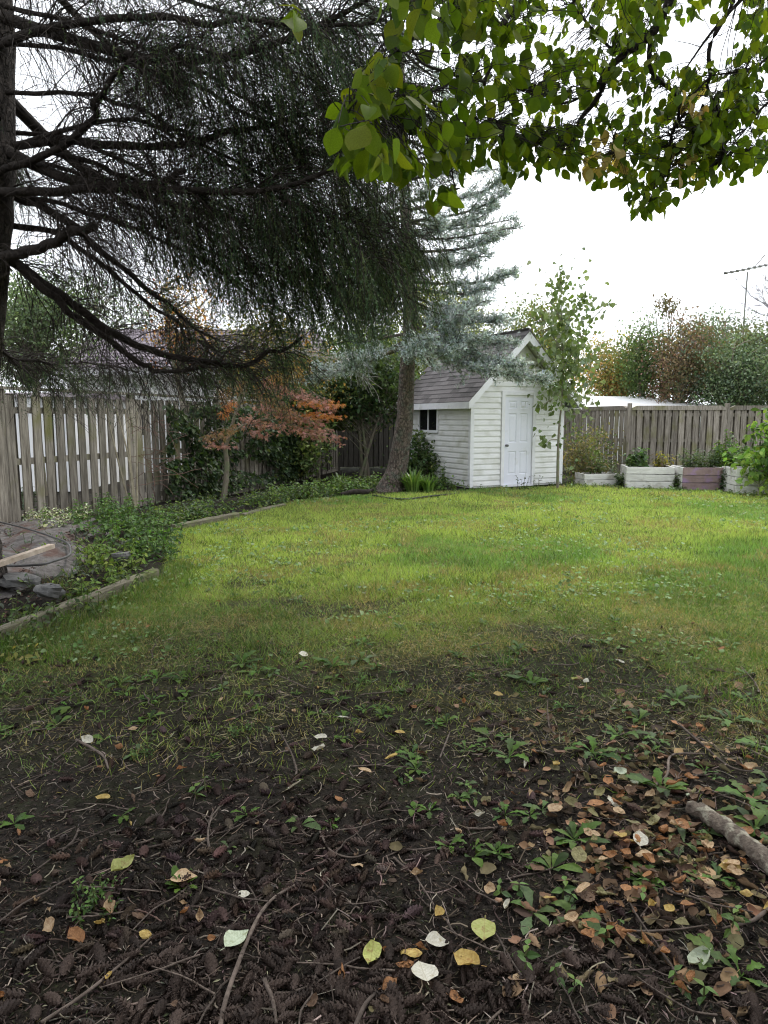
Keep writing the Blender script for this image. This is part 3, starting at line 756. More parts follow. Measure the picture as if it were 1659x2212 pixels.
# the rest of the crown, up and round the trunk
for i in range(46):
    z = 3.6 + 8.6 * (i / 46) ** 1.0
    az = i * 2.399 + rng.normal(0, .2)
    ln = np.interp(z, [3, 6, 12.5], [3.7, 3.4, .6]) * rng.uniform(.85, 1.1)
    d = np.array([math.cos(az), math.sin(az), 0])
    o = np.array([SPX + .08, SPY, z])
    pts = [o + d * ln * t + np.array([0, 0, -.55 * ln * (t - .9 * t * t) + rng.normal(0, .05)]) for t in (0, .25, .5, .75, 1)]
    P = smooth_curve(pts, 14)
    LIMBS.append((P, np.linspace(.045, .01, 14) * (ln / 3.3), 1.5, False))
limb_g = Geo(); twig_g = Geo(); foli_g = Geo()
def spruce_limb(P, R, fol, cut):
    V, F = tubes(P, R, 8)
    limb_g.add(V, F)
    if cut:
        k = len(P); limb_g.add(V[-8:], [tuple(range(8))])
    Ln = np.linalg.norm(np.diff(P, axis=0), axis=1).sum()
    inview = True
    X, Y = proj(P); mid = len(P) // 2
    vis = (Y.max() > -250) and (X.max() > -100) and P[:, 1].max() > 3
    n2 = int(Ln * (30 if vis else 7))
    p, t, tt, _ = along(P[None], n2, .12, 1)
    ang = rng.uniform(.5, 1.15, n2)
    ln = rng.uniform(.35, 1.05, n2) * (1 - .45 * tt) * min(1, Ln / 2.5)
    S = sprout(p, nrm(t + [0, 0, -.05]), 1, ang, ln, 6, rng.uniform(.5, 1.9, n2), None)
    # flatten the sprays towards horizontal sides
    r0 = rng.uniform(.0028, .0065, n2)
    twig_g.add(*tubes(S, r0[:, None] * np.linspace(1, .4, 6), 3))
    r_h = np.hypot(S[:, :, 0] - SPX, S[:, :, 1] - SPY)
    # fine bare twigs
    p3, t3, u3, i3 = along(S, 15 if vis else 2, .05, 1)
    n3 = len(p3)
    T = sprout(p3, t3, 1, rng.uniform(.4, 1.3, n3), rng.uniform(.12, .46, n3), 4, rng.uniform(.3, 1.6, n3), None, .6)
    cr = rng.uniform(.0026, .0055, n3)          # the finest twigs: flat slivers
    pw = T[:, 3] - T[:, 0]
    mid_ = nrm(rdir(n3)) * cr[:, None]
    Vt = np.stack([T[:, 0], T[:, 1] + mid_ * .6, T[:, 2] + mid_ * .5, T[:, 3], T[:, 2] - mid_ * .5, T[:, 1] - mid_ * .6], 1)
    twig_g.add(Vt.reshape(-1, 3), (np.array([(0, 1, 5), (1, 2, 4), (1, 4, 5), (2, 3, 4)])[None] + (np.arange(n3) * 6)[:, None, None]).reshape(-1, 3))
    if fol > 0:
        # hanging needled sprays on the outer part
        nf = 8 if vis else 4
        p4, t4, u4, i4 = along(S, nf, .15, 1)
        rr = np.hypot(p4[:, 0] - SPX, p4[:, 1] - SPY)
        pr = sstep(1.15, 2.2, rr + rng.normal(0, .18, len(rr))) * min(1, fol) * 1.0
        if fol >= 2: pr = sstep(.9, 1.9, rr) * .4
        if not vis: pr = sstep(.5, 1.2, rr)
        keep = rng.random(len(pr)) < pr
        p4, t4 = p4[keep], t4[keep]
        n4 = len(p4)
        if n4 == 0: return
        lnh = rng.uniform(.16, .42, n4)
        Hh = sprout(p4, nrm(t4 * .5 + np.array([0, 0, -.75])), 1, rng.uniform(0, .5, n4), lnh, 5, rng.uniform(.6, 2.0, n4), None, .25)
        nn = 22 if vis else 7
        q, tq, uq, iq = along(Hh, nn, 0.02, 1)
        dirs = nrm(tq * .75 + rdir(len(q)) * .75)
        s = np.stack([np.full(len(q), .0052 if vis else .02), rng.uniform(.014, .024, len(q)) * (1 if vis else 4), np.ones(len(q))], 1)
        base = pick([(.052, .092, .046), (.075, .12, .052), (.036, .065, .036), (.10, .135, .052)], n4, var=.2)
        foli_g.add(*scatter(*NEEDLE, q, orient(dirs, rng.uniform(0, 6.28, len(q))), s, base[iq]))
for P, R, fol, cut in LIMBS: spruce_limb(P, R, fol, cut)
# long branchlets hanging like a curtain from the outer limbs
def curtain(P, n, tlo, lmin, lmax):
    p, t, u, _ = along(P[None], n, tlo, 1)
    p = p + rng.normal(0, .16, p.shape) * [1, 1.3, .4]
    ln = rng.uniform(lmin, lmax, n)
    Cc = sprout(p, nrm(t * .45 + [0, 0, -.8]), 1, rng.uniform(0, .45, n), ln, 7, rng.uniform(.4, 1.2, n), None, .3)
    twig_g.add(*tubes(Cc, np.full((n, 7), .003) * np.linspace(1.2, .5, 7), 3))
    p4, t4, u4, i4 = along(Cc, 12, .05, 1)
    n4 = len(p4)
    Hh = sprout(p4, nrm(t4 + [0, 0, -.3]), 1, rng.uniform(.15, .8, n4), rng.uniform(.07, .2, n4), 4, rng.uniform(.5, 1.6, n4), None, .25)
    q, tq, uq, iq = along(Hh, 13, 0.0, 1)
    base = pick([(.065, .115, .055), (.092, .15, .066), (.045, .082, .044), (.125, .165, .065)], n4, var=.2)
    s = np.stack([np.full(len(q), .0062), rng.uniform(.017, .029, len(q)), np.ones(len(q))], 1)
    foli_g.add(*scatter(*NEEDLE, q, orient(nrm(tq * .8 + rdir(len(q)) * .7), rng.uniform(0, 6.28, len(q))), s, base[iq]))
for i in (5, 6, 12, 13, 14, 15, 16, 17, 18): curtain(LIMBS[i][0], 46, .42, .3, .75)
for i in (12, 13, 15, 18): curtain(LIMBS[i][0], 40, .62, .35, .8)
for i in (0, 8, 11, 19): curtain(LIMBS[i][0], 22, .62, .15, .4)
for i in (9, 10): curtain(LIMBS[i][0], 30, .45, .08, .22)
for pts, d0, d1, n_ in (([(520, 380), (640, 430), (760, 470), (860, 500), (905, 540)], 6.1, 6.4, 90), ([(430, 420), (540, 470), (650, 520), (760, 560), (850, 570)], 6.0, 6.2, 90), ([(560, 120), (680, 180), (780, 260), (850, 350)], 5.9, 6.2, 70), ([(620, 20), (700, 60), (780, 130), (830, 220)], 5.9, 6.3, 60), ([(500, 560), (600, 590), (700, 610), (790, 620)], 6.1, 6.4, 60)):
    P_, R_0 = limb_px(pts, d0, d1, .014, .005)
    limb_g.add(*tubes(P_, R_0, 6)); curtain(P_, n_, .05, .25, .6)
obj('limbs', limb_g.mesh('spruce_limbs', M['bark_dark'], True), spruce)
tag(obj('twigs', twig_g.mesh('spruce_twigs', M['twig']), spruce), kind='stuff')
tag(obj('crown', foli_g.mesh('spruce_crown', M['needle']), spruce), kind='stuff')
print('spruce tris', tri_count(limb_g), tri_count(twig_g), tri_count(foli_g))

# ------------------------------------------------------------------ blue spruce beside the shed
BD = 14.3
bs_base = gp(848, 1060); bs_base[2] = 0
blue = thing('blue_spruce', 'blue spruce with a leaning scaly trunk beside the white shed', 'tree', bs_base)
bt = smooth_curve([bs_base + [-.08, 0, -.1], px(858, 1010, BD + .75), px(873, 920, BD + .6), px(880, 800, BD + .3), px(886, 700, BD), px(883, 600, BD), px(878, 480, BD), px(872, 380, BD), px(868, 250, BD), px(864, 100, BD), px(860, -80, BD), px(858, -230, BD)], 70)
br = np.interp(bt[:, 2], [-.1, .15, .5, 1.5, 3, 6, 9, 12], [.34, .26, .205, .175, .14, .10, .06, .02])
V, F = tubes(bt, br, 18)
V = V + (fbm(V[:, 0] * 4 + V[:, 1] * 4, V[:, 2], 8, 3)[:, None] - .5) * .06 * nrm(V - np.repeat(bt, 18, 0))
obj('trunk', Geo().add(V, F).mesh('blue_spruce_trunk', M['bark'], True), blue)
bl, btw, bf = Geo(), Geo(), Geo()
def blue_limb(P, r0, dens=1.0, shade=1.0, bare=.25, col=None):
    n = len(P)
    bl.add(*tubes(P, np.linspace(r0, .006, n), 6))
    Ln = np.linalg.norm(np.diff(P, axis=0), axis=1).sum()
    n2 = int(Ln * 24 * dens)
    p, t, u, _ = along(P[None], n2, bare, 1)
    # side shoots lie near the plane of the limb
    side = nrm(np.cross(t, [0, 0, 1.0])) * np.where(rng.random(n2) < .5, 1, -1)[:, None]
    d = nrm(t * .75 + side * rng.uniform(.3, .95, n2)[:, None] + rng.normal(0, .30, (n2, 3)) + [0, 0, .06])
    ln = rng.uniform(.2, .68, n2) * (1.1 - .75 * u) * min(1.1, Ln / 1.9)
    k = 5
    S = np.zeros((n2, k, 3)); S[:, 0] = p; q = p.copy()
    for i in range(1, k):
        q = q + d * (ln / (k - 1))[:, None]; S[:, i] = q; d = nrm(d + rng.normal(0, .1, (n2, 3)) + [0, 0, .02])
    btw.add(*tubes(S, np.full((n2, k), .005) * np.linspace(1, .5, k), 3))
    allS = np.concatenate([S, P[None, np.linspace(int(n * .55), n - 1, k).astype(int)]])
    p3, t3, u3, i3 = along(allS, 8, .15, 1.0)
    n3 = len(p3)
    d3 = nrm(t3 * .75 + rdir(n3) * .75 + [0, 0, .12])
    l3 = rng.uniform(.06, .14, n3)
    nn = 7
    j = np.repeat(np.arange(n3), nn)
    uu = rng.random(len(j))
    pos = p3[j] + d3[j] * (l3[j] * uu)[:, None]
    nd = nrm(d3[j] * .65 + rdir(len(j)) * .75)
    s = np.stack([np.full(len(j), .016), rng.uniform(.03, .055, len(j)), np.ones(len(j))], 1)
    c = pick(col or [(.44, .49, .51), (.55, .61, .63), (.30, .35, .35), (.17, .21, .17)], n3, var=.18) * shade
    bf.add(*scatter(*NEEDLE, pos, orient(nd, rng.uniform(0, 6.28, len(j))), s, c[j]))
def trunk_at(z):
    return np.array([np.interp(z, bt[:, 2], bt[:, 0]), np.interp(z, bt[:, 2], bt[:, 1]), z])
# limbs that show clearly at the side of the shed
for (x1, y1, y0_, d1, den) in [(1112, 375, 455, 14.0, 1.9), (1085, 420, 480, 13.6, 1.6), (1060, 455, 500, 14.6, 1.6), (1085, 505, 545, 13.8, 1.8), (1050, 545, 570, 13.5, 1.7), (1105, 588, 610, 13.9, 1.9), (1060, 620, 620, 13.4, 1.8), (1030, 655, 640, 13.2, 1.8),
        (1080, 690, 660, 13.5, 1.9), (1100, 740, 690, 13.3, 1.9), (1040, 735, 700, 12.9, 1.8), (1120, 790, 700, 13.1, 1.8), (1180, 822, 720, 13.1, 1.9), (1070, 800, 730, 12.9, 1.8), (1000, 690, 660, 12.9, 1.7), (980, 760, 720, 12.8, 1.7), (1000, 330, 390, 13.8, 1.6), (1030, 290, 350, 14.3, 1.5),
        (960, 560, 560, 13.0, 1.6), (950, 480, 500, 13.0, 1.5), (925, 735, 700, 12.7, 2.2), (900, 760, 705, 12.7, 2.2), (960, 220, 280, 13.6, 1.4), (770, 640, 600, 13.2, 1.3), (800, 560, 520, 13.2, 1.3), (800, 430, 400, 13.4, 1.2), (760, 500, 470, 13.8, 1.2), (690, 800, 740, 12.9, 1.3), (640, 815, 745, 13.3, 1.2), (750, 770, 730, 13.0, 1.2)]:
    z0_ = px(880, y0_, BD)[2]; o = trunk_at(z0_); e = px(x1, y1, d1)
    m1_ = o * .6 + e * .4 + [0, 0, -.10]; m2_ = o * .25 + e * .75 + [0, 0, -.12]
    blue_limb(smooth_curve([o, m1_, m2_, e], 12), .035, den)
for i in range(46):
    z = 3.0 + 8.4 * i / 46 + rng.normal(0, .15)
    az = i * 2.399 + .4
    o = trunk_at(z); ln = np.interp(z, [2.5, 5, 8, 12], [2.4, 2.3, 1.9, .6]) * rng.uniform(.65, 1.1)
    d = np.array([math.cos(az), math.sin(az), 0])
    dz_ = rng.normal(0, .14); P = smooth_curve([o + d * ln * t + np.array([0, 0, ln * ((-.38 + dz_) * t + .33 * t * t)]) + rng.normal(0, .05, 3) * t for t in (0, .3, .6, 1)], 10)
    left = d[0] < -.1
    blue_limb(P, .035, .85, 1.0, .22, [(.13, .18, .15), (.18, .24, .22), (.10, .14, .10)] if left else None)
obj('limbs', bl.mesh('blue_spruce_limbs', M['bark'], True), blue)
tag(obj('twigs', btw.mesh('blue_spruce_twigs', M['twig']), blue), kind='stuff')
tag(obj('crown', bf.mesh('blue_spruce_crown', M['needle']), blue), kind='stuff')
print('blue tris', tri_count(bl), tri_count(btw), tri_count(bf))
# dead grey twigs low on its shaded side
dead = Geo()
P = smooth_curve([px(600, 745, 13.6), px(660, 765, 13.8), px(720, 775, 14), px(770, 800, 14.3), px(800, 830, 14.4)], 12)
dead.add(*tubes(P, np.linspace(.008, .004, 12), 4))
p, t, u, _ = along(P[None], 60, .05, 1)
S = sprout(p, t, 1, rng.uniform(.4, 1.1, 60), rng.uniform(.2, .7, 60), 5, rng.uniform(.2, 1.2, 60), None, .8)
dead.add(*tubes(S, np.full((60, 5), .0045), 3))
obj('dead_branch', dead.mesh('dead_branch', pmat('dead_wood', (.26, .24, .22), (.4, .38, .35), scale=9)), blue)

# ------------------------------------------------------------------ overhanging broad-leaved tree (top of the picture)
mag_base = np.array([3.6, 3.3, 0.0])
mag = thing('broadleaf_tree', 'broad-leaved tree whose branches hang over the garden with glossy pointed leaves', 'tree', mag_base)
mb = Geo()
mt = smooth_curve([mag_base + [0, 0, -.1], mag_base + [-.05, .03, 1.0], mag_base + [-.15, .1, 2.2], mag_base + [-.4, .2, 3.4], mag_base + [-.6, .3, 4.6]], 30)
V, F = tubes(mt, np.interp(mt[:, 2], [-.1, .3, 2, 4.6], [.24, .17, .14, .08]), 14)
obj('trunk', Geo().add(V, F).mesh('broadleaf_trunk', M['bark_grey'], True), mag)
def mdep(x, y): return 3.5 + 2.4 * sstep(760, 1250, x) + .2 * (y / 400)
MBR = []
def MB_(pts, r0, r1, frm=None):
    P = [px(x, y, mdep(x, y)) for x, y in pts]
    if frm is not None: P = [np.array(frm, float)] + P
    P = smooth_curve(P, 4 * len(P)); MBR.append(P)
    mb.add(*tubes(P, np.linspace(r0, r1, len(P)), 7))
o1, o2 = mt[22], mt[18]
MB_([(1270, -160), (1150, -60), (1124, 0), (1090, 46), (1078, 97), (1067, 131), (1047, 176), (1053, 222), (1060, 260)], .03, .007, o1)
MB_([(1047, 176), (1000, 168), (959, 154), (913, 137), (885, 102), (860, 110)], .011, .004)
MB_([(1000, 168), (930, 200), (880, 230), (800, 240), (750, 260)], .008, .003)
MB_([(1053, 222), (1000, 270), (975, 320), (978, 380), (985, 410)], .007, .003)
MB_([(1500, -140), (1448, 0), (1426, 46), (1403, 80), (1346, 120), (1306, 160), (1300, 194), (1283, 222), (1255, 256), (1238, 290), (1215, 313), (1170, 313), (1141, 296)], .042, .007, o1)
MB_([(1300, 175), (1261, 205), (1226, 222), (1186, 219), (1150, 205), (1110, 190)], .012, .004)
MB_([(1406, 74), (1403, 142), (1426, 176), (1460, 205), (1466, 250), (1448, 302), (1443, 359), (1420, 415), (1405, 440)], .02, .004)
MB_([(1238, 11), (1283, 68), (1329, 114)], .012, .01)
MB_([(1600, -100), (1585, 0), (1534, 97), (1534, 165), (1528, 188), (1557, 250), (1580, 285), (1600, 330)], .024, .004, o2)
MB_([(1534, 165), (1500, 200), (1470, 215)], .008, .004)
MB_([(1640, -40), (1545, 60), (1480, 150)], .016, .006)
MB_([(1700, 60), (1640, 140), (1560, 160), (1500, 165)], .012, .004)
MB_([(1720, 180), (1650, 230), (1610, 280), (1560, 340)], .012, .003)
MB_([(1000, -80), (900, -30), (850, 30), (830, 90)], .014, .004, o1)
MB_([(1050, -60), (980, 0), (940, 60), (930, 110)], .012, .004)
MB_([(760, -90), (660, -40), (610, -5)], .012, .004, o1)
MB_([(1283, 222), (1320, 280), (1330, 330)], .006, .003)
MB_([(1200, 315), (1180, 340)], .005, .003)
from_pts = np.concatenate(MBR)
# leaf clusters: hand-placed areas of the picture's foliage, at their own distances
areas = [  # x0, y0, x1, y1, number of leaves
    (555, -60, 665, 28, 7), (830, -60, 1000, 90, 60), (740, 120, 1000, 260, 75), (725, 200, 900, 350, 55), (800, 270, 1060, 350, 60), (800, 330, 860, 375, 8), (930, 330, 1020, 425, 20),
    (1000, -60, 1250, 120, 130), (1000, 120, 1090, 320, 55), (1080, 110, 1320, 310, 170), (1085, 280, 1290, 365, 95), (1240, -60, 1430, 120, 110), (1330, 120, 1420, 330, 75),
    (1290, 300, 1420, 385, 55), (1400, 150, 1560, 330, 110), (1430, 300, 1530, 395, 50), (1375, 400, 1450, 445, 26), (1500, 220, 1670, 330, 80), (1530, 320, 1670, 375, 44), (1440, -60, 1680, 30, 70), (1590, 30, 1680, 130, 36), (1480, 130, 1680, 230, 55)]
Lp = []; Ls = []
for (x0, y0, x1, y1, n) in areas:
    n = int(n * 1.9)
    nb = max(2, n // 7); bx = rng.uniform(x0, x1, nb); by = rng.uniform(y0, y1, nb); bi = rng.integers(0, nb, n)
    x = np.clip(bx[bi] + rng.normal(0, 17, n), x0 - 8, x1 + 8); y = np.clip(by[bi] + rng.normal(0, 15, n), y0 - 8, y1 + 8)
    for a, b in zip(x, y):
        if (1440 < a < 1600 and 35 < b < 120 and rng.random() < .75): continue
        d = mdep(a, b) + rng.normal(0, .4)
        P = px(a, b, d); Lp.append(P); Ls.append((.108 if a < 1080 else .098) * rng.uniform(.7, 1.2))
Lp = np.array(Lp); Ls = np.array(Ls)
def broad_leaf(bend, fold, w, seed):
    """pointed oval leaf hanging along +y with a raised midrib"""
    r_ = random.Random(seed)
    ts = [0, .12, .3, .5, .68, .83, .93, 1.0]
    ws = [.02, .22, .37, .40, .33, .19, .07, 0.0]
    V = []; 
    for t, q in zip(ts, ws):
        q *= w; z = -bend * t * t
        e = r_.uniform(-.015, .015)
        V += [(-q, t, z + fold * q + e), (0, t, z), (q, t, z + fold * q - e)]
    F = []
    for i in range(len(ts) - 1):
        a = i * 3
        F += [(a, a + 1, a + 4, a + 3), (a + 1, a + 2, a + 5, a + 4)]
    # petiole
    k = len(V); V += [(-.012, -.16, .02), (.012, -.16, .02), (.012, 0, 0), (-.012, 0, 0)]; F.append((k, k + 1, k + 2, k + 3))
    return np.array(V), np.array(F)
variants = [broad_leaf(b, f, w, i) for i, (b, f, w) in enumerate([(.10, .35, .86), (.22, .5, .82), (.0, .2, .92), (.32, .6, .78), (.15, .15, .95)])]
lv_mats = [M['leaf_thin']]
PAL = [(.080, .135, .012), (.11, .165, .015), (.06, .105, .012), (.145, .19, .018)]
PALE = [(.42, .33, .17), (.36, .27, .13)]
cols = pick(PAL, len(Lp), var=.14)
spx, spy = proj(Lp)
pale = ((np.abs(spx - 1300) < 45) & (np.abs(spy - 325) < 45)) | ((np.abs(spx - 1500) < 30) & (np.abs(spy - 215) < 30)) | ((np.abs(spx - 1245) < 20) & (np.abs(spy - 80) < 20)) | ((np.abs(spx - 1475) < 25) & (np.abs(spy - 350) < 30))
pale &= rng.random(len(Lp)) < .7
cols[pale] = pick(PALE, pale.sum(), var=.1)
# each leaf hangs from a twig that runs back to the nearest branch
dd = ((Lp[:, None, :] - from_pts[None]) ** 2).sum(2); near = from_pts[dd.argmin(1)]
hang = nrm(np.stack([rng.normal(0, .42, len(Lp)), rng.normal(0, .42, len(Lp)), -np.ones(len(Lp)) * rng.uniform(.5, 1.1, len(Lp))], 1) + (Lp - near) * np.array([.5, .5, .1]))
Rl = orient(hang, rng.uniform(0, 6.28, len(Lp)))
vi = rng.integers(0, len(variants), len(Lp))
tops = Lp - hang * (.16 * Ls)[:, None]
mid = (tops + near) / 2 + np.array([0, 0, .03]) + rng.normal(0, .03, tops.shape)
TW = np.stack([near, near * .6 + mid * .4 + rng.normal(0, .015, near.shape), mid, mid * .4 + tops * .6 + rng.normal(0, .015, near.shape), tops], 1)
mb.add(*tubes(TW, np.full((len(TW), 5), .0022) * np.linspace(1.5, .7, 5), 4))
obj('branches', mb.mesh('broadleaf_branches', M['bark_dark'], True), mag)
# the 300 leaves that show largest are parts, the others one mass
size = Ls / Lp[:, 1]
inv = (spx > -20) & (spx < 1680) & (spy > -20)
order = np.argsort(-(size * inv))
single = order[:300]; rest = order[300:]
NPAL = 7
pal_m = []
for i in range(NPAL):
    c = pick(PAL, 1, var=.16)[0] if i < 6 else np.array(PALE[0])
    meshes = []
    for (tv, tf) in variants:
        g_ = Geo(); g_.add(tv, tf, c); meshes.append(g_.mesh('leaf', M['leaf_thin'], True))
    pal_m.append(meshes)
from mathutils import Matrix
for k_ in single:
    me = pal_m[6 if pale[k_] else random.randrange(6)][vi[k_]]
    o = bpy.data.objects.new('leaf', me); COL.objects.link(o); o.parent = mag
    mm = Matrix(Rl[k_].tolist()).to_4x4() @ Matrix.Scale(float(Ls[k_]), 4)
    mm.translation = (Lp[k_] - mag_base).tolist()
    o.matrix_local = mm
mf = Geo()
for v_, (tv, tf) in enumerate(variants):
    s_ = rest[vi[rest] == v_]
    if len(s_): mf.add(*scatter(tv, tf, Lp[s_], Rl[s_], Ls[s_][:, None] * np.ones(3), cols[s_]))
# unseen crown above and behind the camera, added to shade the bare soil
n = 5200
cen = np.stack([rng.uniform(-1.8, 6.5, 95), rng.uniform(-2.4, 6.0, 95), rng.uniform(4.0, 6.6, 95)], 1)
cx_, cy_ = proj(cen)
cen = cen[(cen[:, 1] < .5) | (cy_ < -160)]
ci = rng.integers(0, len(cen), n)
pos = cen[ci] + rng.normal(0, .45, (n, 3))
qx, qy = proj(pos)
pos = pos[(pos[:, 1] < .3) | (qy < -60)]
mf.add(*scatter(*LEAF6, pos, orient(nrm(rdir(len(pos)) + [0, 0, -.9]), rng.uniform(0, 6.28, len(pos))), rng.uniform(.12, .2, len(pos))[:, None] * np.ones(3), pick(PAL, len(pos))))
tag(obj('crown', mf.mesh('broadleaf_crown', M['leaf_thin'], True), mag), kind='stuff')
ub = Geo()
for c in cen:
    P = smooth_curve([mt[26], (mt[26] + c) / 2 + [0, 0, .3], c], 8); ub.add(*tubes(P, np.linspace(.035, .008, 8), 5))
obj('upper_limbs', ub.mesh('broadleaf_upper_limbs', M['bark_dark'], True), mag)
# blackened bunch of withered leaves
wg = Geo(); nW = 26
wp = np.array([px(x, y, mdep(x, y) - .1) for x, y in zip(rng.normal(1525, 25, nW), rng.normal(275, 30, nW))])
wg.add(*scatter(*variants[3], wp, orient(nrm(rdir(nW) + [0, 0, -1.2]), rng.uniform(0, 6, nW)), rng.uniform(.08, .12, nW)[:, None] * np.array([.5, 1, 2.2]), (.012, .011, .010)))
tag(obj('withered_leaves', wg.mesh('withered_leaves', M['leaf']), mag), kind='stuff')

# ------------------------------------------------------------------ deciduous trees and shrubs
def leafy(name, label, base, height, cc, cr, ncl, per, ls, pal, sig=.28, tr=.12, cat='tree', group=None, wood='bark_grey', w=None, up=.5, stems=1, tmpl=LEAF2, mat='leaf', shell=.45):
    """tree or shrub: trunk, limbs to each clump, leaves round the clumps; cc, cr = crown centre and radii"""
    base = np.array(base, float); cc = np.array(cc, float); cr = np.array(cr, float)
    root = thing(name, label, cat, base, group)
    u = rdir(ncl) * (rng.random((ncl, 1)) ** shell)
    lump = .78 + .45 * vnoise(u[:, 0] * 2 + base[0], u[:, 1] * 2 + u[:, 2] * 2.3, 1.3)
    cen = cc + u * cr * lump[:, None]
    cen[:, 2] = np.maximum(cen[:, 2], .12)
    tg, lg = Geo(), Geo()
    for s in range(stems):
        b0 = base + ([rng.normal(0, .12), rng.normal(0, .12), 0] if stems > 1 else [0, 0, 0])
        top = cc + [rng.normal(0, cr[0] * .3), rng.normal(0, cr[1] * .3), cr[2] * .75]
        T = smooth_curve([b0 - [0, 0, .08], b0 * .7 + top * .3 + rng.normal(0, .06, 3) * height * .15, b0 * .35 + top * .65 + rng.normal(0, .06, 3) * height * .15, top], 16)
        tg.add(*tubes(T, np.linspace(tr, tr * .12, 16), 9))
        if s == 0: T0 = T
        idx = np.arange(s, ncl, stems)
        Pc = cen[idx]
        zt = np.clip(Pc[:, 2] - np.hypot(Pc[:, 0] - T[8, 0], Pc[:, 1] - T[8, 1]) * .8, base[2] + .18 * height * (tr > .05), top[2])
        A_ = np.stack([np.interp(zt, T[:, 2], T[:, i]) for i in range(3)], 1)
        B_ = A_ * .45 + Pc * .55 + rng.normal(0, .05, Pc.shape) * height * .2
        LL = np.stack([A_, A_ * .75 + B_ * .25, B_, B_ * .5 + Pc * .5 + rng.normal(0, .03, Pc.shape), Pc], 1)
        lg.add(*tubes(LL, np.linspace(max(tr * .3, .008), .004, 5)[None] * np.ones((len(Pc), 1)), 4))
    obj('trunk' if cat == 'tree' else 'stem', tg.mesh('trunk', M[wood], True), root)
    tag(obj('branches', lg.mesh('branches', M[wood]), root), kind='stuff')
    ci = np.repeat(np.arange(ncl), per)
    pos = cen[ci] + rng.normal(0, 1, (len(ci), 3)) * sig * np.array([1, 1, .7])
    pos[:, 2] = np.maximum(pos[:, 2], .05)
    d = nrm(rdir(len(ci)) + np.array([0, 0, -.35]))
    cc_ = pick(pal, ncl, w, .16) * 1.25
    c = np.clip(cc_[ci] * (1 + rng.normal(0, .18, (len(ci), 1))), .003, 1)
    R = orient(d, rng.normal(0, .8, len(ci)))
    s = ls * rng.uniform(.6, 1.25, len(ci))
    cg = Geo().add(*scatter(tmpl[0], tmpl[1], pos, R, s[:, None] * np.ones(3), c))
    tag(obj('crown', cg.mesh('crown', M[mat]), root), kind='stuff')
    return root
GRN = [(.075, .115, .035), (.10, .145, .045), (.055, .085, .03)]
DKG = [(.040, .072, .032), (.062, .10, .042), (.032, .054, .026)]
YGR = [(.16, .19, .04), (.11, .14, .035), (.08, .11, .03), (.22, .20, .05)]
ORG = [(.42, .16, .05), (.36, .20, .06), (.30, .11, .045), (.40, .26, .07)]
RED = [(.17, .09, .07), (.13, .085, .055), (.10, .095, .045), (.18, .13, .075), (.08, .10, .045)]
BGR = [(.11, .145, .09), (.15, .19, .12), (.08, .11, .07)]
def bt_(name, label, x, y0, y1, xw, d, ncl, per, ls, pal, **k):
    """tree whose crown fills picture columns x-xw..x+xw and rows y0..y1 at distance d"""
    top, bot = px(x, y0, d), px(x, y1, d)
    hz = (top[2] - bot[2]) / 2; cx = top[0]
    rx = xw / FPX * d
    return leafy(name, label, (cx, d, 0), top[2], (cx, d, (top[2] + bot[2]) / 2), (rx, rx * .8, hz), int(ncl * 1.2), int(per * 1.35), ls * .74, pal, **k)
G1 = 'autumn trees beyond the fences'
bt_('garden_tree', 'yellow green tree rising just behind the shed roof', 1165, 640, 900, 75, 22.5, 90, 60, .13, YGR, group=G1, sig=.3)
bt_('garden_tree', 'tawny yellow tree above the white metal roof', 1330, 735, 880, 85, 29, 90, 55, .17, [(.26, .20, .06), (.17, .17, .05), (.11, .13, .04), (.30, .17, .07)], group=G1, sig=.4)
bt_('garden_tree', 'dark green tree with thin bare top stems beside the red tree', 1400, 690, 880, 50, 27, 70, 55, .15, GRN, group=G1, sig=.33)
bt_('garden_tree', 'rusty red tree standing among green ones', 1478, 690, 900, 62, 25.5, 100, 60, .14, RED, group=G1, sig=.33)
bt_('garden_tree', 'pale feathery green tree beside the antenna mast', 1560, 668, 850, 75, 30, 90, 60, .15, BGR, group=G1, sig=.38)
bt_('garden_tree', 'broad dark green tree reaching down to the fence rail', 1610, 730, 930, 110, 24.5, 140, 70, .14, DKG + BGR, group=G1, sig=.36)
bt_('garden_tree', 'brownish green tree just under the bare branches', 1635, 690, 860, 60, 27, 70, 60, .15, [(.13, .10, .05), (.10, .11, .04), (.08, .10, .05)], group=G1, sig=.35)
bt_('garden_tree', 'green tree standing past the brownish green one', 1800, 650, 950, 130, 25, 100, 55, .16, GRN, group=G1, sig=.42)
bt_('garden_tree', 'lime green tree peeping out beside the spruce needles', 960, 590, 860, 90, 21.5, 90, 60, .13, [(.20, .24, .04), (.14, .18, .035), (.26, .24, .04)], group=G1, sig=.33)
bt_('garden_tree', 'leafy green tree filling the gap behind the spruce trunk', 790, 640, 960, 130, 22.5, 150, 60, .13, GRN + [(.15, .19, .04)], group=G1, sig=.36)
bt_('garden_tree', 'thin orange autumn tree beyond the board fence', 400, 600, 800, 70, 17.0, 34, 28, .12, ORG + [(.16, .14, .05)], group=G1, sig=.28)
bt_('garden_tree', 'amber and green tree behind the red maple', 600, 690, 930, 130, 17.5, 130, 45, .12, [(.24, .19, .05), (.12, .14, .04), (.07, .10, .035), (.05, .08, .03), (.09, .13, .04), (.28, .16, .05)], group=G1, sig=.32)
bt_('garden_tree', 'thin grey green tree behind the purple roof', 230, 600, 860, 110, 28, 70, 45, .16, BGR, group=G1, sig=.4)
bt_('garden_tree', 'grey green tree beyond the end of the board fence', 60, 580, 810, 110, 14.2, 120, 60, .10, [(.15, .20, .10), (.11, .15, .085), (.08, .115, .065)], group=G1, sig=.3)
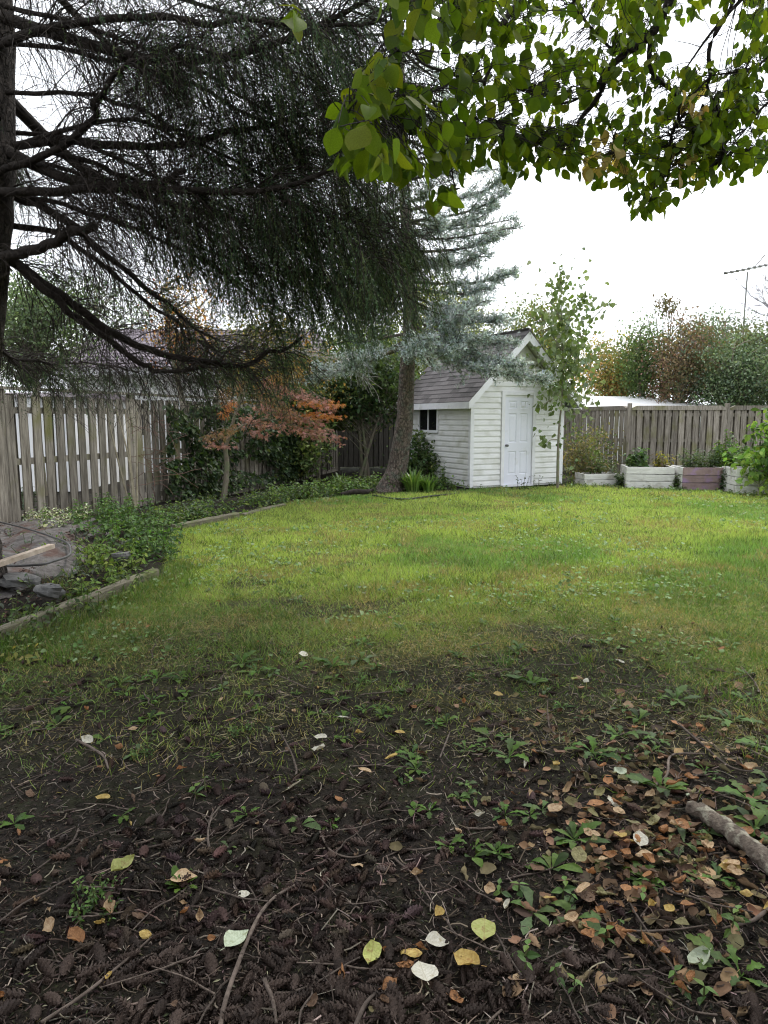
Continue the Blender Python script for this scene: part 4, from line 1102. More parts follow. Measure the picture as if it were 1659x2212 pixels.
bt_('garden_tree', 'green tree beside the white garage', -160, 480, 950, 150, 17, 100, 55, .13, GRN, group=G1, sig=.4)
# tuft on bare stems above the dark tree
st = thing('bare_sapling', 'leggy sapling with a brown leaf tuft on bare stems', 'tree', (px(1435, 700, 27)[0], 27, 0), G1)
g_ = Geo()
for dx_ in (-45, -25, -8, 8, 14, 40):
    P = smooth_curve([px(1440, 900, 27) * [1, 1, 0], px(1438 + dx_ * .3, 800, 27), px(1438 + dx_ * .7, 720, 27), px(1440 + dx_, 640 + abs(dx_) * .6, 27)], 10)
    g_.add(*tubes(P, np.linspace(.05, .008, 10), 5))
obj('trunk', g_.mesh('sapling_stems', M['bark_grey'], True), st)
n = 260
pos = np.array([px(x, y, 27 + z) for x, y, z in zip(rng.normal(1440, 13, n), rng.normal(660, 11, n), rng.normal(0, .3, n))])
tag(obj('crown', Geo().add(*scatter(*LEAF2, pos, orient(nrm(rdir(n) + [0, 0, -.5])), rng.uniform(.10, .17, n)[:, None] * np.ones(3), pick([(.13, .09, .05), (.10, .10, .04)], n))).mesh('crown', M['leaf']), st), kind='stuff')
# bare branched tree at the right edge
bare = thing('bare_tree', 'nearly leafless tree with fine upright branches beside the antenna', 'tree', (px(1745, 700, 29)[0], 29, 0))
bg_ = Geo()
o = px(1745, 720, 29)
bg_.add(*tubes(smooth_curve([o * [1, 1, 0], o * [1, 1, .5], o], 8), np.linspace(.2, .12, 8), 8))
st_ = [(o, nrm(np.array([rng.normal(-.5, .35), rng.normal(0, .3), 1.0])), 2.2, .045, 0) for _ in range(9)]
segs = []
while st_:
    p, d, ln, r, lv = st_.pop()
    pts = [p]; q = p.copy(); dd_ = d.copy()
    for _ in range(5): q = q + dd_ * ln / 5; dd_ = nrm(dd_ + rng.normal(0, .12, 3) + [0, 0, .05]); pts.append(q)
    segs.append((np.array(pts), r))
    if lv < 3:
        for _ in range(4 if lv < 2 else 3):
            i = rng.integers(2, 6)
            st_.append((pts[i], nrm(dd_ + rng.normal(0, .5, 3)), ln * rng.uniform(.45, .7), max(r * .5, .007), lv + 1))
bg_.add(*tubes(np.array([s[0] for s in segs]), np.array([s[1] * np.linspace(1, .5, 6) for s in segs]), 3))
obj('trunk', bg_.mesh('bare_tree_wood', pmat('bare_wood', (.16, .15, .17), (.24, .23, .25), scale=5)), bare)

# ------------------------------------------------------------------ Japanese maple in the bed
mpb = gp(480, 1092); mpb[2] = .05
maple = thing('japanese_maple', 'slender japanese maple with layered rusty pink leaves before the fence', 'tree', mpb)
MD = mpb[1]
wood = Geo()
stems = [[(480, 1092), (488, 1040), (490, 1000), (487, 970), (495, 940), (505, 905), (520, 850), (518, 800), (512, 740)],
         [(492, 950), (515, 925), (545, 912), (580, 905), (620, 915), (680, 930)], [(505, 905), (525, 860), (535, 820), (560, 790), (590, 770)],
         [(497, 935), (480, 925), (455, 935), (440, 945)], [(520, 850), (560, 850), (610, 840), (680, 850), (720, 880)], [(505, 900), (490, 870), (480, 840), (500, 800)], [(488, 965), (470, 955), (450, 925)],
         [(535, 925), (600, 895), (660, 905), (735, 945)], [(530, 830), (590, 815), (640, 820), (690, 860)]]
rad = [(.055, .012), (.022, .006), (.022, .006), (.012, .004), (.014, .004), (.014, .005), (.01, .004), (.014, .004), (.014, .004)]
mp_ends = []
for s, (r0, r1) in zip(stems, rad):
    dj = rng.normal(0, .25)
    P = smooth_curve([px(x, y, MD + dj * i / len(s)) for i, (x, y) in enumerate(s)], 16); wood.add(*tubes(P, np.linspace(r0, r1, 16), 8)); mp_ends.append(P)
obj('trunk', wood.mesh('maple_trunk', M['bark_grey'], True), maple)
def star_leaf():
    V = [(0, 0, 0)]; F = []
    for i, a in enumerate(np.radians([-75, -38, 0, 38, 75])):
        l = [.55, .85, 1.0, .85, .55][i]; w = .10
        d = np.array([math.sin(a), math.cos(a)]); nn_ = np.array([d[1], -d[0]])
        k = len(V); m_ = d * l * .5
        V += [(m_[0] + nn_[0] * w, m_[1] + nn_[1] * w, -.02), (d[0] * l, d[1] * l, -.12), (m_[0] - nn_[0] * w, m_[1] - nn_[1] * w, -.02)]
        F += [(0, k, k + 1), (0, k + 1, k + 2)]
    return np.array(V), F
STAR = star_leaf()
layers = [  # x0,y0 -> x1,y1 layer of leaves, thickness, count, palette
    ((520, 905), (735, 948), 13, 420, 'pink'), ((555, 880), (700, 915), 14, 330, 'pink'), ((560, 850), (640, 905), 14, 280, 'rust'), ((570, 825), (715, 880), 13, 420, 'pink'),
    ((590, 820), (660, 800), 14, 240, 'amber'), ((640, 870), (740, 875), 7, 130, 'orange'), ((650, 895), (735, 900), 6, 90, 'orange'), ((440, 950), (510, 925), 9, 160, 'rust'),
    ((450, 960), (500, 965), 6, 60, 'pink'), ((470, 860), (520, 830), 14, 150, 'rust'), ((500, 800), (570, 780), 16, 170, 'amber'), ((480, 900), (500, 870), 10, 90, 'orange'), ((540, 930), (570, 940), 8, 60, 'pink')]
pal_ = {'pink': [(.34, .16, .13), (.42, .22, .18), (.25, .12, .095)], 'rust': [(.32, .17, .08), (.24, .14, .07), (.17, .12, .05)], 'amber': [(.36, .20, .04), (.27, .17, .04), (.18, .13, .04)], 'orange': [(.46, .17, .045), (.38, .14, .04)]}
mc = Geo()
for (a, b, th, n, pl) in layers:
    t = rng.random(n)
    x = a[0] + (b[0] - a[0]) * t + rng.normal(0, 7, n); y = a[1] + (b[1] - a[1]) * t + rng.normal(0, th * .55, n)
    zz = rng.normal(0, .28, n)
    pos = np.array([px(p, q, MD - .15 + r) for p, q, r in zip(x, y, zz)])
    d = nrm(np.stack([rng.normal(.35, .5, n), rng.normal(-.35, .5, n), rng.uniform(-.9, -.1, n)], 1))
    mc.add(*scatter(*STAR, pos, orient(d, rng.normal(0, .5, n)), rng.uniform(.045, .085, n)[:, None] * np.ones(3), pick(pal_[pl], n)))
tag(obj('crown', mc.mesh('maple_crown', M['leaf']), maple), kind='stuff')

# ------------------------------------------------------------------ poplar sapling beside the shed
pbase = gp(1207, 1042); pbase[2] = 0
PD = 15.6
pbase = np.array([px(1205, 1045, PD)[0], PD, 0.0])
pop = thing('poplar_sapling', 'slim poplar sapling with broad grey green leaves at the shed corner', 'tree', pbase)
pg = Geo()
pst = smooth_curve([pbase - [0, 0, .05], px(1205, 990, PD), px(1208, 920, PD), px(1214, 860, PD), px(1216, 760, PD), px(1213, 680, PD), px(1210, 575, PD)], 26)
pg.add(*tubes(pst, np.interp(np.arange(26), [0, 8, 25], [.036, .024, .006]), 8))
tw = [[(1214, 800), (1250, 740), (1280, 690), (1310, 660), (1338, 650)], [(1213, 720), (1240, 670), (1260, 640), (1275, 632)], [(1215, 840), (1260, 790), (1290, 750)], [(1214, 760), (1180, 700), (1160, 660)],
      [(1214, 850), (1180, 870), (1165, 880)], [(1208, 950), (1190, 950), (1180, 960)], [(1214, 700), (1195, 650), (1190, 600)], [(1213, 840), (1250, 860), (1290, 870)]]
lines = [pst[10:]]
for s in tw:
    P = smooth_curve([px(x, y, PD - .1 * i) for i, (x, y) in enumerate(s)], 10); pg.add(*tubes(P, np.linspace(.012, .004, 10), 5)); lines.append(P)
obj('trunk', pg.mesh('poplar_trunk', M['bark_grey'], True), pop)
lp = []
for i, P in enumerate(lines):
    n = 95 if i == 0 else (26 if i < 5 else 14)
    p, t, u, _ = along(P[None], n, .15, 1.0)
    lp.append(p + rng.normal(0, 1, (n, 3)) * np.array([.17, .17, .12]) * (1.25 - u[:, None]))
lp = np.concatenate(lp + [np.array([px(x, y, PD + z) for x, y, z in zip(rng.normal(1222, 26, 85), rng.uniform(690, 900, 85), rng.normal(0, .2, 85))])])[:298]
def poplar_leaf():
    out_ = [(0, 0), (.2, -.06), (.42, .08), (.47, .3), (.34, .42), (.30, .62), (.13, .75), (0, 1.0)]
    V = [(0, .4, 0)] + [(x, y, .06 - abs(x) * .2) for x, y in out_] + [(-x, y, .06 - abs(x) * .2) for x, y in out_[-2:0:-1]]
    F = [(0, i, i + 1) for i in range(1, len(V) - 1)] + [(0, len(V) - 1, 1)]
    return np.array(V), F
PLV = poplar_leaf()
plm = []
for c in ((.15, .20, .08), (.19, .24, .12), (.12, .17, .06), (.22, .26, .17), (.15, .21, .05)):
    g_ = Geo(); g_.add(PLV[0], PLV[1], c); plm.append(g_.mesh('leaf', M['leaf']))
n = 800
xp = rng.normal(1222, 36, n); yp = rng.normal(765, 80, n)
pp_ = np.array([px(a, b, PD + c) for a, b, c in zip(xp, yp, rng.normal(0, .25, n))])
tag(obj('crown', Geo().add(*scatter(*PLV, pp_, orient(nrm(rdir(n) * .7 + [0, 0, -.8]), rng.uniform(0, 6.28, n)), rng.uniform(.07, .13, n)[:, None] * np.ones(3), pick([(.15, .20, .08), (.19, .24, .12), (.12, .17, .06), (.22, .26, .17)], n))).mesh('crown', M['leaf']), pop), kind='stuff')
Rp = orient(nrm(rdir(len(lp)) * .7 + [0, 0, -.8]), rng.uniform(0, 6.28, len(lp)))
for k_ in range(len(lp)):
    o = bpy.data.objects.new('leaf', plm[random.randrange(5)]); COL.objects.link(o); o.parent = pop
    mm = Matrix(Rp[k_].tolist()).to_4x4() @ Matrix.Scale(random.uniform(.10, .16), 4); mm.translation = (lp[k_] - pbase).tolist(); o.matrix_local = mm
# ------------------------------------------------------------------ planting bed: edging, weed fabric, pipe, plank, stones
def timber(label, a, b, w, h, sag=.0):
    a = np.array(a, float); b = np.array(b, float)
    d = b - a; Ln = np.linalg.norm(d); rz = math.atan2(d[1], d[0])
    n = 14
    V = []; F = []
    prof = [(-w / 2, 0), (-w / 2, h - .012), (-w / 2 + .012, h), (w / 2 - .012, h), (w / 2, h - .012), (w / 2, 0)]
    for i in range(n):
        x = Ln * i / (n - 1)
        for (y, z) in prof: V.append((x, y + .008 * math.sin(x * 3) + random.uniform(-.004, .004), z + random.uniform(-.005, .005) - sag * math.sin(x / Ln * 3.1)))
    for i in range(n - 1):
        for k in range(5): F.append((i * 6 + k, i * 6 + k + 1, i * 6 + k + 7, i * 6 + k + 6)[::-1])
    g_ = Geo().add(V, F); g_.F.append(np.array([list(range(6))])); g_.F.append(np.array([list(range(n * 6 - 1, n * 6 - 7, -1))]))
    o = obj('edging_timber', g_.mesh('edging_timber', M['timber']), None, (a[0], a[1], float(hgt(*a[:2])) - .03), (0, 0, rz))
    return tag(o, label, 'timber')
timber('long weathered timber edging the bed beside the bare soil', (-2.78, 3.95), (-2.17, 6.62), .085, .12)
timber('short sunlit timber edging the far end of the lawn bed', (-2.84, 9.45), (-2.25, 10.75), .10, .11)
timber('half buried timber edging below the japanese maple', (-2.2, 10.9), (-1.75, 12.2), .10, .07)
# grey weed-control cloth, draped in folds over the bed
gx = np.linspace(-5.1, -2.75, 90); gy = np.linspace(4.7, 9.2, 120)
XX, YY = np.meshgrid(gx, gy)
lim0 = bed_edge_x(YY) - .5 - .45 * fbm(YY, XX * .2, 1.6, 2)
snk = sstep(0, .45, lim0 - XX)
ZZ = hgt(XX, YY) - .035 + snk * .06 + .11 * snk * fbm(XX * 1.6, YY, 1.5, 3) + .028 * np.sin(7 * XX + 4 * YY + 5 * fbm(XX, YY, 1.2, 2)) + .03 * fbm(XX, YY, 9, 2) + .02 * fbm(XX, YY, 21, 2)
lim = lim0 + .02
k = (np.arange(119)[:, None] * 90 + np.arange(89)[None])
ok = (XX < lim)[:-1, :-1]
k = k[ok]
g_ = Geo().add(np.stack([XX, YY, ZZ], -1).reshape(-1, 3), np.stack([k, k + 1, k + 91, k + 90], -1))
cl = obj('weed_fabric', g_.mesh('weed_fabric', M['fabric'], True))
tag(cl, 'grey weed fabric lying in folds over the bed with patches of mulch', 'fabric')
def zf(x, y): return float(hgt(x, y)) + .075 + .09 * float(fbm(x * 1.6, y, 1.5, 3))
def tube_thing(name, label, cat, pts, r, mat, sides=10, group=None, n=None):
    P = smooth_curve(pts, n or len(pts) * 6)
    R = np.broadcast_to(np.asarray(r, float), (len(P),)) if np.ndim(r) == 0 else np.interp(np.linspace(0, 1, len(P)), np.linspace(0, 1, len(r)), r)
    V, F = tubes(P, R, sides)
    g_ = Geo().add(V, F); g_.F.append(np.array([list(range(sides))[::-1]])); g_.F.append(np.array([list(range(len(V) - sides, len(V)))]))
    o = obj(name, g_.mesh(name, mat, True)); tag(o, label, cat, group); return o
pp = [gp(-40, 1268), gp(20, 1276), gp(90, 1283), gp(120, 1275), gp(148, 1258), gp(155, 1238), gp(148, 1222), gp(110, 1205), gp(60, 1188), gp(0, 1170)]
tube_thing('drain_pipe', 'grey flexible drain pipe snaking over the weed fabric', 'pipe', [(p[0], p[1], zf(p[0], p[1]) + .05) for p in pp], .011, M['pipe'])
a, b = gp(-60, 1335), gp(117, 1258)
def beam(name, label, cat, a, b, w, h, mat):
    a = np.array(a, float); b = np.array(b, float); d = b - a; Ln = np.linalg.norm(d)
    g_ = Geo()
    V = []
    for x in (0, Ln):
        for y, z in ((-w / 2, -h / 2), (w / 2, -h / 2), (w / 2, h / 2), (-w / 2, h / 2)): V.append((x, y, z))
    c = .005
    g_.add(V, [(0, 1, 5, 4), (1, 2, 6, 5), (2, 3, 7, 6), (3, 0, 4, 7), (0, 3, 2, 1), (4, 5, 6, 7)])
    o = obj(name, g_.mesh(name, mat), None, a, (0, -math.asin(d[2] / Ln), math.atan2(d[1], d[0]))); return tag(o, label, cat)
beam('wooden_plank', 'pale loose wooden plank lying across the stones in the bed', 'plank', (a[0], a[1], zf(a[0], a[1]) + .13), (b[0], b[1], zf(b[0], b[1]) + .15), .06, .04, M['plank'])
def rock(label, c, s, seed):
    r_ = np.random.default_rng(seed)
    V = []; F = []; nu, nv = 10, 7
    for j in range(nv):
        for i in range(nu):
            th = j / (nv - 1) * math.pi; ph = i / nu * 2 * math.pi
            v = np.array([math.sin(th) * math.cos(ph), math.sin(th) * math.sin(ph), math.cos(th)])
            v = np.sign(v) * np.abs(v) ** .6
            V.append(v * s * (1 + .12 * r_.normal()))
    for j in range(nv - 1):
        for i in range(nu): F.append((j * nu + i, (j + 1) * nu + i, (j + 1) * nu + (i + 1) % nu, j * nu + (i + 1) % nu))
    tag(obj('flat_stone', Geo().add(V, F).mesh('flat_stone', M['stone']), None, c, (0.1, .1, seed)), label, 'stone', 'flat stones in the bed')
for i, (x, y, sx, sy, lab) in enumerate([(40, 1300, .17, .12, 'grey flat stone under the near end of the loose plank'), (110, 1318, .15, .11, 'grey flat stone beside the loose plank'), (265, 1235, .09, .07, 'grey flat stone among the bed plants'), (280, 1200, .1, .09, 'small grey stone behind the bed plants')]):
    p = gp(x, y); rock(lab, (p[0], p[1], zf(p[0], p[1]) + (.0 if i < 2 else -.06)), np.array([sx, sy, .045]), i + 1)

n = 5200
x = rng.uniform(-5, -2.4, n); d = rng.uniform(4.2, 9.2, n); ok = (x < bed_edge_x(d) - .1); x, d = x[ok], d[ok]
ok = fbm(x, d, 1.7, 3) > .42; x, d = x[ok], d[ok]; n = len(x)
zc = np.array([zf(a, b) for a, b in zip(x, d)]) - .035
zc = np.where(x < bed_edge_x(d) - .9, zc, hgt(x, d) + .01)
tag(obj('bark_mulch', Geo().add(*scatter(*LEAF2, np.stack([x, d, zc], 1), orient(nrm(np.concatenate([rng.normal(0, 1, (n, 2)), rng.normal(0, .3, (n, 1))], 1)), rng.normal(0, .6, n)), (rng.uniform(.015, .055, n))[:, None] * np.array([.8, 1, 1]), pick([(.10, .055, .042), (.06, .036, .03), (.16, .10, .08), (.035, .025, .02)], n))).mesh('bark_mulch', M['litter'])), 'reddish bark mulch strewn over the weed fabric and bed soil', 'mulch', kind='stuff')

# ------------------------------------------------------------------ herbaceous plants
HLEAF = (np.array([(0, 0, 0), (.22, .22, .05), (.27, .42, .03), (.14, .75, -.05), (0, 1, -.16), (-.14, .75, -.05), (-.27, .42, .03), (-.22, .22, .05), (0, .45, -.04)]),
         [(0, 1, 8), (1, 2, 8), (2, 3, 8), (3, 4, 8), (4, 5, 8), (5, 6, 8), (6, 7, 8), (7, 0, 8)])
def herb_geo(h, nst, spread, ls, pal, node=.05, lean=.35, var=.2, w=1.0):
    """stems with opposite pairs of leaves; local coordinates"""
    sg, lg = Geo(), Geo()
    for s in range(nst):
        a = rng.uniform(0, 6.28); r = spread * math.sqrt(rng.random())
        b = np.array([math.cos(a) * r, math.sin(a) * r, -.02])
        hh = h * rng.uniform(.6, 1.1)
        d = nrm(np.array([math.cos(a) * lean * rng.random(), math.sin(a) * lean * rng.random(), 1.0]) + rng.normal(0, .08, 3))
        k = 6
        P = [b]; q = b.copy()
        for i in range(k - 1): q = q + d * hh / (k - 1); d = nrm(d + rng.normal(0, .08, 3)); P.append(q)
        P = np.array(P)
        sg.add(*tubes(P, np.linspace(.004, .0018, k) * max(1, h / .5), 4))
        nn = max(3, int(hh / node))
        t = np.linspace(.18, 1, nn)
        pos = np.stack([np.interp(t, np.linspace(0, 1, k), P[:, i]) for i in range(3)], 1)
        az = np.arange(nn) * 1.57 + rng.uniform(0, 6.28)
        for sgn in (0, math.pi):
            dr_ = np.stack([np.cos(az + sgn), np.sin(az + sgn), rng.uniform(-.9, .45, nn)], 1) + rng.normal(0, .2, (nn, 3))
            sz = 1.15 * ls * (1.05 - .5 * t) * rng.uniform(.7, 1.2, nn)
            lg.add(*scatter(*HLEAF, pos, orient(nrm(dr_), rng.normal(0, .45, nn)), sz[:, None] * np.array([w, 1, 1]), pick(pal, nn, var=var)))
    return sg, lg
NET = [(.085, .16, .04), (.12, .21, .05), (.065, .125, .04)]
YNET = [(.16, .25, .05), (.13, .21, .045), (.21, .27, .065)]
def herb(name, label, cat, p, h, nst, spread, ls, pal, group=None, protos={}, key=None, **kw):
    if key is None or key not in protos:
        sg, lg = herb_geo(h, nst, spread, ls, pal, **kw)
        mm = (sg.mesh('stems', M['stem']), lg.mesh('foliage', M['leaf']))
        if key: protos[key] = mm
    else: mm = protos[key]
    root = thing(name, label, cat, (p[0], p[1], p[2]), group, rng.uniform(0, 6.28))
    sc = rng.uniform(.85, 1.15) if key else 1.0
    tag(obj('stems', mm[0], root, (0, 0, 0), scale=sc), kind='stuff'); tag(obj('foliage', mm[1], root, (0, 0, 0), scale=sc), kind='stuff')
    return root
M['stem'] = pmat('stem', (.05, .07, .02), (.10, .11, .04), scale=8, rough=.7)
def bed_p(x, y):
    p = gp(x, y); p[2] = zf(p[0], p[1]) - .05 if p[0] < bed_edge_x(p[1]) - .5 and p[1] < 9.2 else float(hgt(p[0], p[1])); return p
GN = 'leafy nettle-like plants in the bed corner'
lab = 'tall green nettle-like plant in the bed behind the long timber'
for i, (x, y) in enumerate([(200, 1180), (225, 1165), (330, 1205), (345, 1215), (310, 1185), (265, 1180), (350, 1170), (232, 1125), (270, 1125), (305, 1130), (250, 1185), (262, 1160), (285, 1175), (305, 1160), (322, 1185), (300, 1200), (270, 1205), (240, 1210), (335, 1165), (215, 1150), (345, 1190), (285, 1145), (245, 1140), (320, 1215), (190, 1160)]):
    herb('nettle_plant', lab, 'plant', bed_p(x, y), .33, 7, .2, .08, NET, GN, key='net%d' % (i % 5), node=.045)
lab = 'lower yellow green leafy plant beside the nettle-like clump'
for i, (x, y) in enumerate([(215, 1230), (245, 1235), (275, 1232), (300, 1240), (200, 1250), (232, 1255), (260, 1258), (180, 1235), (190, 1215), (225, 1280), (245, 1290), (200, 1300)]):
    herb('bed_plant', lab, 'plant', bed_p(x, y), .22, 7, .13, .075, YNET, 'low leafy plants in the bed', key='low%d' % (i % 4), node=.045, lean=.7)
lab = 'dark green leafy seedling cluster hugging the long timber'
for i, (x, y) in enumerate([(45, 1385), (75, 1350), (170, 1300), (215, 1290), (240, 1270), (120, 1335), (290, 1262), (310, 1250), (265, 1275), (5, 1400), (165, 1322), (140, 1318), (185, 1312), (155, 1340), (110, 1345), (130, 1355), (60, 1360), (90, 1372), (205, 1320), (30, 1350), (15, 1375)]):
    herb('seedling_cluster', lab, 'plant', bed_p(x, y), .17, 6, .10, .07, GRN + YNET[:1], 'seedlings along the timber', key='sdl%d' % (i % 4), node=.05, lean=.8)
for i, (x, y) in enumerate([(20, 1425), (50, 1435)]):
    herb('yellowing_weed', 'small weed with yellowing leaves at the near end of the long timber', 'plant', bed_p(x, y), .2, 3, .05, .06, [(.28, .27, .07), (.14, .19, .05)], 'yellowing weeds', key='yw', node=.06, lean=.7)
lab = 'white variegated leafy shrub at the foot of the board fence'
for i, (x, y) in enumerate([(90, 1165), (115, 1160), (140, 1165), (165, 1158), (120, 1175), (75, 1150), (150, 1150)]):
    herb('variegated_plant', lab, 'plant', bed_p(x, y), .22, 9, .15, .06, [(.48, .52, .36), (.56, .58, .44), (.14, .21, .07)], 'variegated plants by the fence', key='var%d' % (i % 3), node=.035, lean=.6)
for i, (x, y) in enumerate([(10, 1150), (30, 1120), (60, 1135), (40, 1090)]):
    herb('ivy_tuft', 'dark leafy tuft on the bank behind the weed fabric', 'plant', bed_p(x, y), .4, 6, .15, .07, DKG, 'dark tufts at the fence foot', key='ivt', node=.05, lean=.5)
lab = 'sparse pale weed sprouting through the weed fabric'
for i, (x, y) in enumerate([(20, 1190), (60, 1205), (95, 1180), (130, 1195), (160, 1205), (175, 1190), (110, 1225), (70, 1235), (150, 1265), (40, 1250), (185, 1265), (140, 1290), (90, 1300), (20, 1335), (60, 1340)]):
    herb('fabric_weed', lab, 'weed', bed_p(x, y), .16, 4, .1, .06, BGR + YNET[:1], 'weeds through the fabric', key='fbw%d' % (i % 4), node=.045, lean=.9)
# low weeds along the bed edge
lab = 'low green weed on the bank between lawn and board fence'
for i in range(95):
    t = i / 95
    y_ = rng.uniform(9.6, 13.9); x_ = bed_edge_x(y_) - .08 - abs(rng.normal(.1, .5))
    herb('bank_weed', lab, 'weed', (x_, y_, float(hgt(x_, y_))), .2, 6, .14, .075, NET + YNET + BGR, 'weeds on the bank', key='bw%d' % (i % 6), node=.05, lean=.8)
lab = 'leafy weed on the shady ground below the leaning spruce trunk'
for i in range(95):
    x_ = rng.uniform(-2.1, 1.6); y_ = np.interp(x_, [-2, -.9, .6, 1.9], [12.9, 13.8, 14.7, 15.0]) + .15 + abs(rng.normal(.3, 1.0))
    if y_ > 20 or (x_ > 1.3 and y_ > 15.2): continue
    herb('shade_weed', lab, 'weed', (x_, y_, float(hgt(x_, y_))), .3, 6, .16, .10, GRN + NET + YNET[:1], 'weeds in the shade', key='sw%d' % (i % 6), node=.06, lean=.7)
# ferny plants and the long-leaved clump at the shed side
for i, (x, y) in enumerate([(925, 1045), (945, 1035), (905, 1040), (960, 1050), (935, 1015)]):
    p = gp(x, y); herb('shed_side_weed', 'bright green weed growing up the side wall of the shed', 'weed', (p[0] - .1, p[1] + .1, 0), .62, 6, .16, .12, NET + YNET, 'weeds by the shed wall', key='ssw', node=.07, lean=.4)
def grass_clump(label, p, h, n, spread, pal, wd=.016):
    g_ = Geo(); k = 6
    a = rng.uniform(0, 6.28, n); ln = h * rng.uniform(.7, 1.25, n)
    out_ = np.stack([np.cos(a), np.sin(a), np.zeros(n)], 1)
    t = np.linspace(0, 1, k)
    reach = rng.uniform(.25, .8, n)
    b = out_ * (rng.random((n, 1)) * spread)
    P = b[:, None] + out_[:, None] * (reach[:, None] * ln[:, None] * t ** 1.7)[..., None] + np.array([0, 0, 1.0]) * (ln[:, None] * (t - .45 * reach[:, None] * t ** 2.6))[..., None]
    side = np.stack([-np.sin(a), np.cos(a), np.zeros(n)], 1)[:, None]
    w_ = (wd * np.array([.7, 1, 1, .85, .5, .05]))[None, :, None]
    V = np.stack([P - side * w_, P + side * w_], 2).reshape(n, -1, 3)
    f = [(2 * i, 2 * i + 1, 2 * i + 3, 2 * i + 2) for i in range(k - 1)]
    F = (np.array(f)[None] + (np.arange(n) * 2 * k)[:, None, None]).reshape(-1, 4)
    g_.add(V.reshape(-1, 3), F, np.repeat(pick(pal, n), 2 * k, 0))
    o = obj('strappy_clump', g_.mesh('strappy_clump', M['grass']), None, p); tag(o, label, 'plant'); return o
p = gp(893, 1062); grass_clump('clump of long arching grassy leaves beside the spruce trunk', (p[0], p[1], 0), .5, 120, .18, [(.12, .22, .04), (.16, .26, .06), (.09, .17, .04)])
p = gp(925, 1063); grass_clump('second arching grassy clump between spruce trunk and shed', (p[0], p[1], 0), .38, 90, .16, [(.12, .22, .04), (.16, .26, .06), (.09, .17, .04)])
p = gp(735, 1050); grass_clump('small grassy clump on the shady bank', (p[0], p[1], 0), .32, 70, .2, [(.11, .19, .04), (.08, .14, .04)])
# climbing vine over the board fence
def vine(label, pts, h0, h1, n, ls, pal, off=.12, thick=.14):
    root = thing('climbing_vine', label, 'vine', (pts[0][0], pts[0][1], 0))
    a = np.array(pts, float); s = rng.random(n) * (len(a) - 1.001); i = s.astype(int); f = (s - i)[:, None]
    b = a[i] * (1 - f) + a[i + 1] * f
    d = nrm(a[i + 1] - a[i]); nn = np.stack([d[:, 1], -d[:, 0]], 1)
    nn = np.where(((-b) * nn).sum(1, keepdims=True) < 0, -nn, nn)
    z = h0 + (h1 - h0) * rng.random(n) ** .9
    lump = fbm(s * 2.1, z * 1.7, 1.4, 3)
    keep = lump > .40
    o_ = off + thick * rng.random(n) + .5 * np.clip(lump - .4, 0, 1)
    pos = np.concatenate([b + nn * o_[:, None], z[:, None]], 1)[keep]
    out3 = np.concatenate([nn, np.full((n, 1), -.55)], 1)[keep]
    m = len(pos)
    lg = Geo().add(*scatter(*HLEAF, pos, orient(nrm(out3 * .5 + rng.normal(0, .5, (m, 3)) + [0, 0, -.3]), rng.normal(0, .5, m)), (ls * rng.uniform(.6, 1.3, m))[:, None] * np.array([1.45, 1, 1]), pick(pal, m, var=.25)))
    tag(obj('foliage', lg.mesh('vine_foliage', M['leaf']), root), kind='stuff')
    sg = Geo(); k = 8
    for _ in range(26):
        s0 = rng.random() * (len(a) - 1.3); P = []
        for j in range(k):
            t = min(s0 + .35 * j / k * rng.choice([1, 1, .3]), len(a) - 1.001); ii_ = int(t); ff = t - ii_
            q = a[ii_] * (1 - ff) + a[ii_ + 1] * ff; dd_ = nrm(a[ii_ + 1] - a[ii_]); n2 = np.array([dd_[1], -dd_[0]]); n2 = -n2 if (-q) @ n2 < 0 else n2
            q = q + n2 * (off * .7); P.append((q[0], q[1], (h1 * j / (k - 1)) + rng.normal(0, .05)))
        sg.add(*tubes(smooth_curve(P, 16), np.linspace(.009, .004, 16), 5))
    obj('stems', sg.mesh('vine_stems', M['twig']), root)
    return root
vine('dense dark green vine smothering the middle of the board fence', [(-3.85, 11.85), (-3.2, 13.7), (-2.5, 16.0), (-2.1, 17.6)], .15, 1.75, 9000, .085, DKG + GRN[:1])
vine('lighter green creeper topping the far end of the board fence', [(-2.4, 16.4), (-1.95, 18.4), (-1.45, 20.5)], 1.25, 2.3, 2600, .11, GRN + YGR[:2], .1, .5)
# dry rose canes leaning on the fence
rc_ = thing('rose_canes', 'fan of thin bare canes leaning on the board fence', 'shrub', gp(285, 1112), None)
for (x0, y0, x1, y1) in [(286, 1115, 228, 880), (290, 1108, 247, 870), (294, 1105, 270, 885), (292, 1100, 279, 905), (296, 1102, 296, 890)]:
    p = px(x0, y0, 10.0); p[2] = max(p[2], .05); q = px(x1, y1, 10.5 + (x1 - 228) * .006)
    P = smooth_curve([p, p * .5 + q * .5 + rng.normal(0, .02, 3), q], 10)
    obj('cane', Geo().add(*tubes(P, np.linspace(.017, .009, 10), 6)).mesh('cane', pmat('cane', (.16, .14, .09), (.26, .23, .17), scale=9)), rc_)
tg_ = Geo()
for _ in range(26):
    p = px(rng.uniform(270, 340), rng.uniform(890, 1060), 10.7); S = sprout(p[None], nrm(np.array([[1, .3, rng.normal(0, .8)]])), 1, np.array([.5]), np.array([rng.uniform(.3, .8)]), 6, np.array([.5]), None, 1.2)
    tg_.add(*tubes(S, np.full((1, 6), .004), 4))
obj('side_shoots', tg_.mesh('side_shoots', pmat('red_shoot', (.11, .06, .045), (.17, .10, .08), scale=9)), rc_)

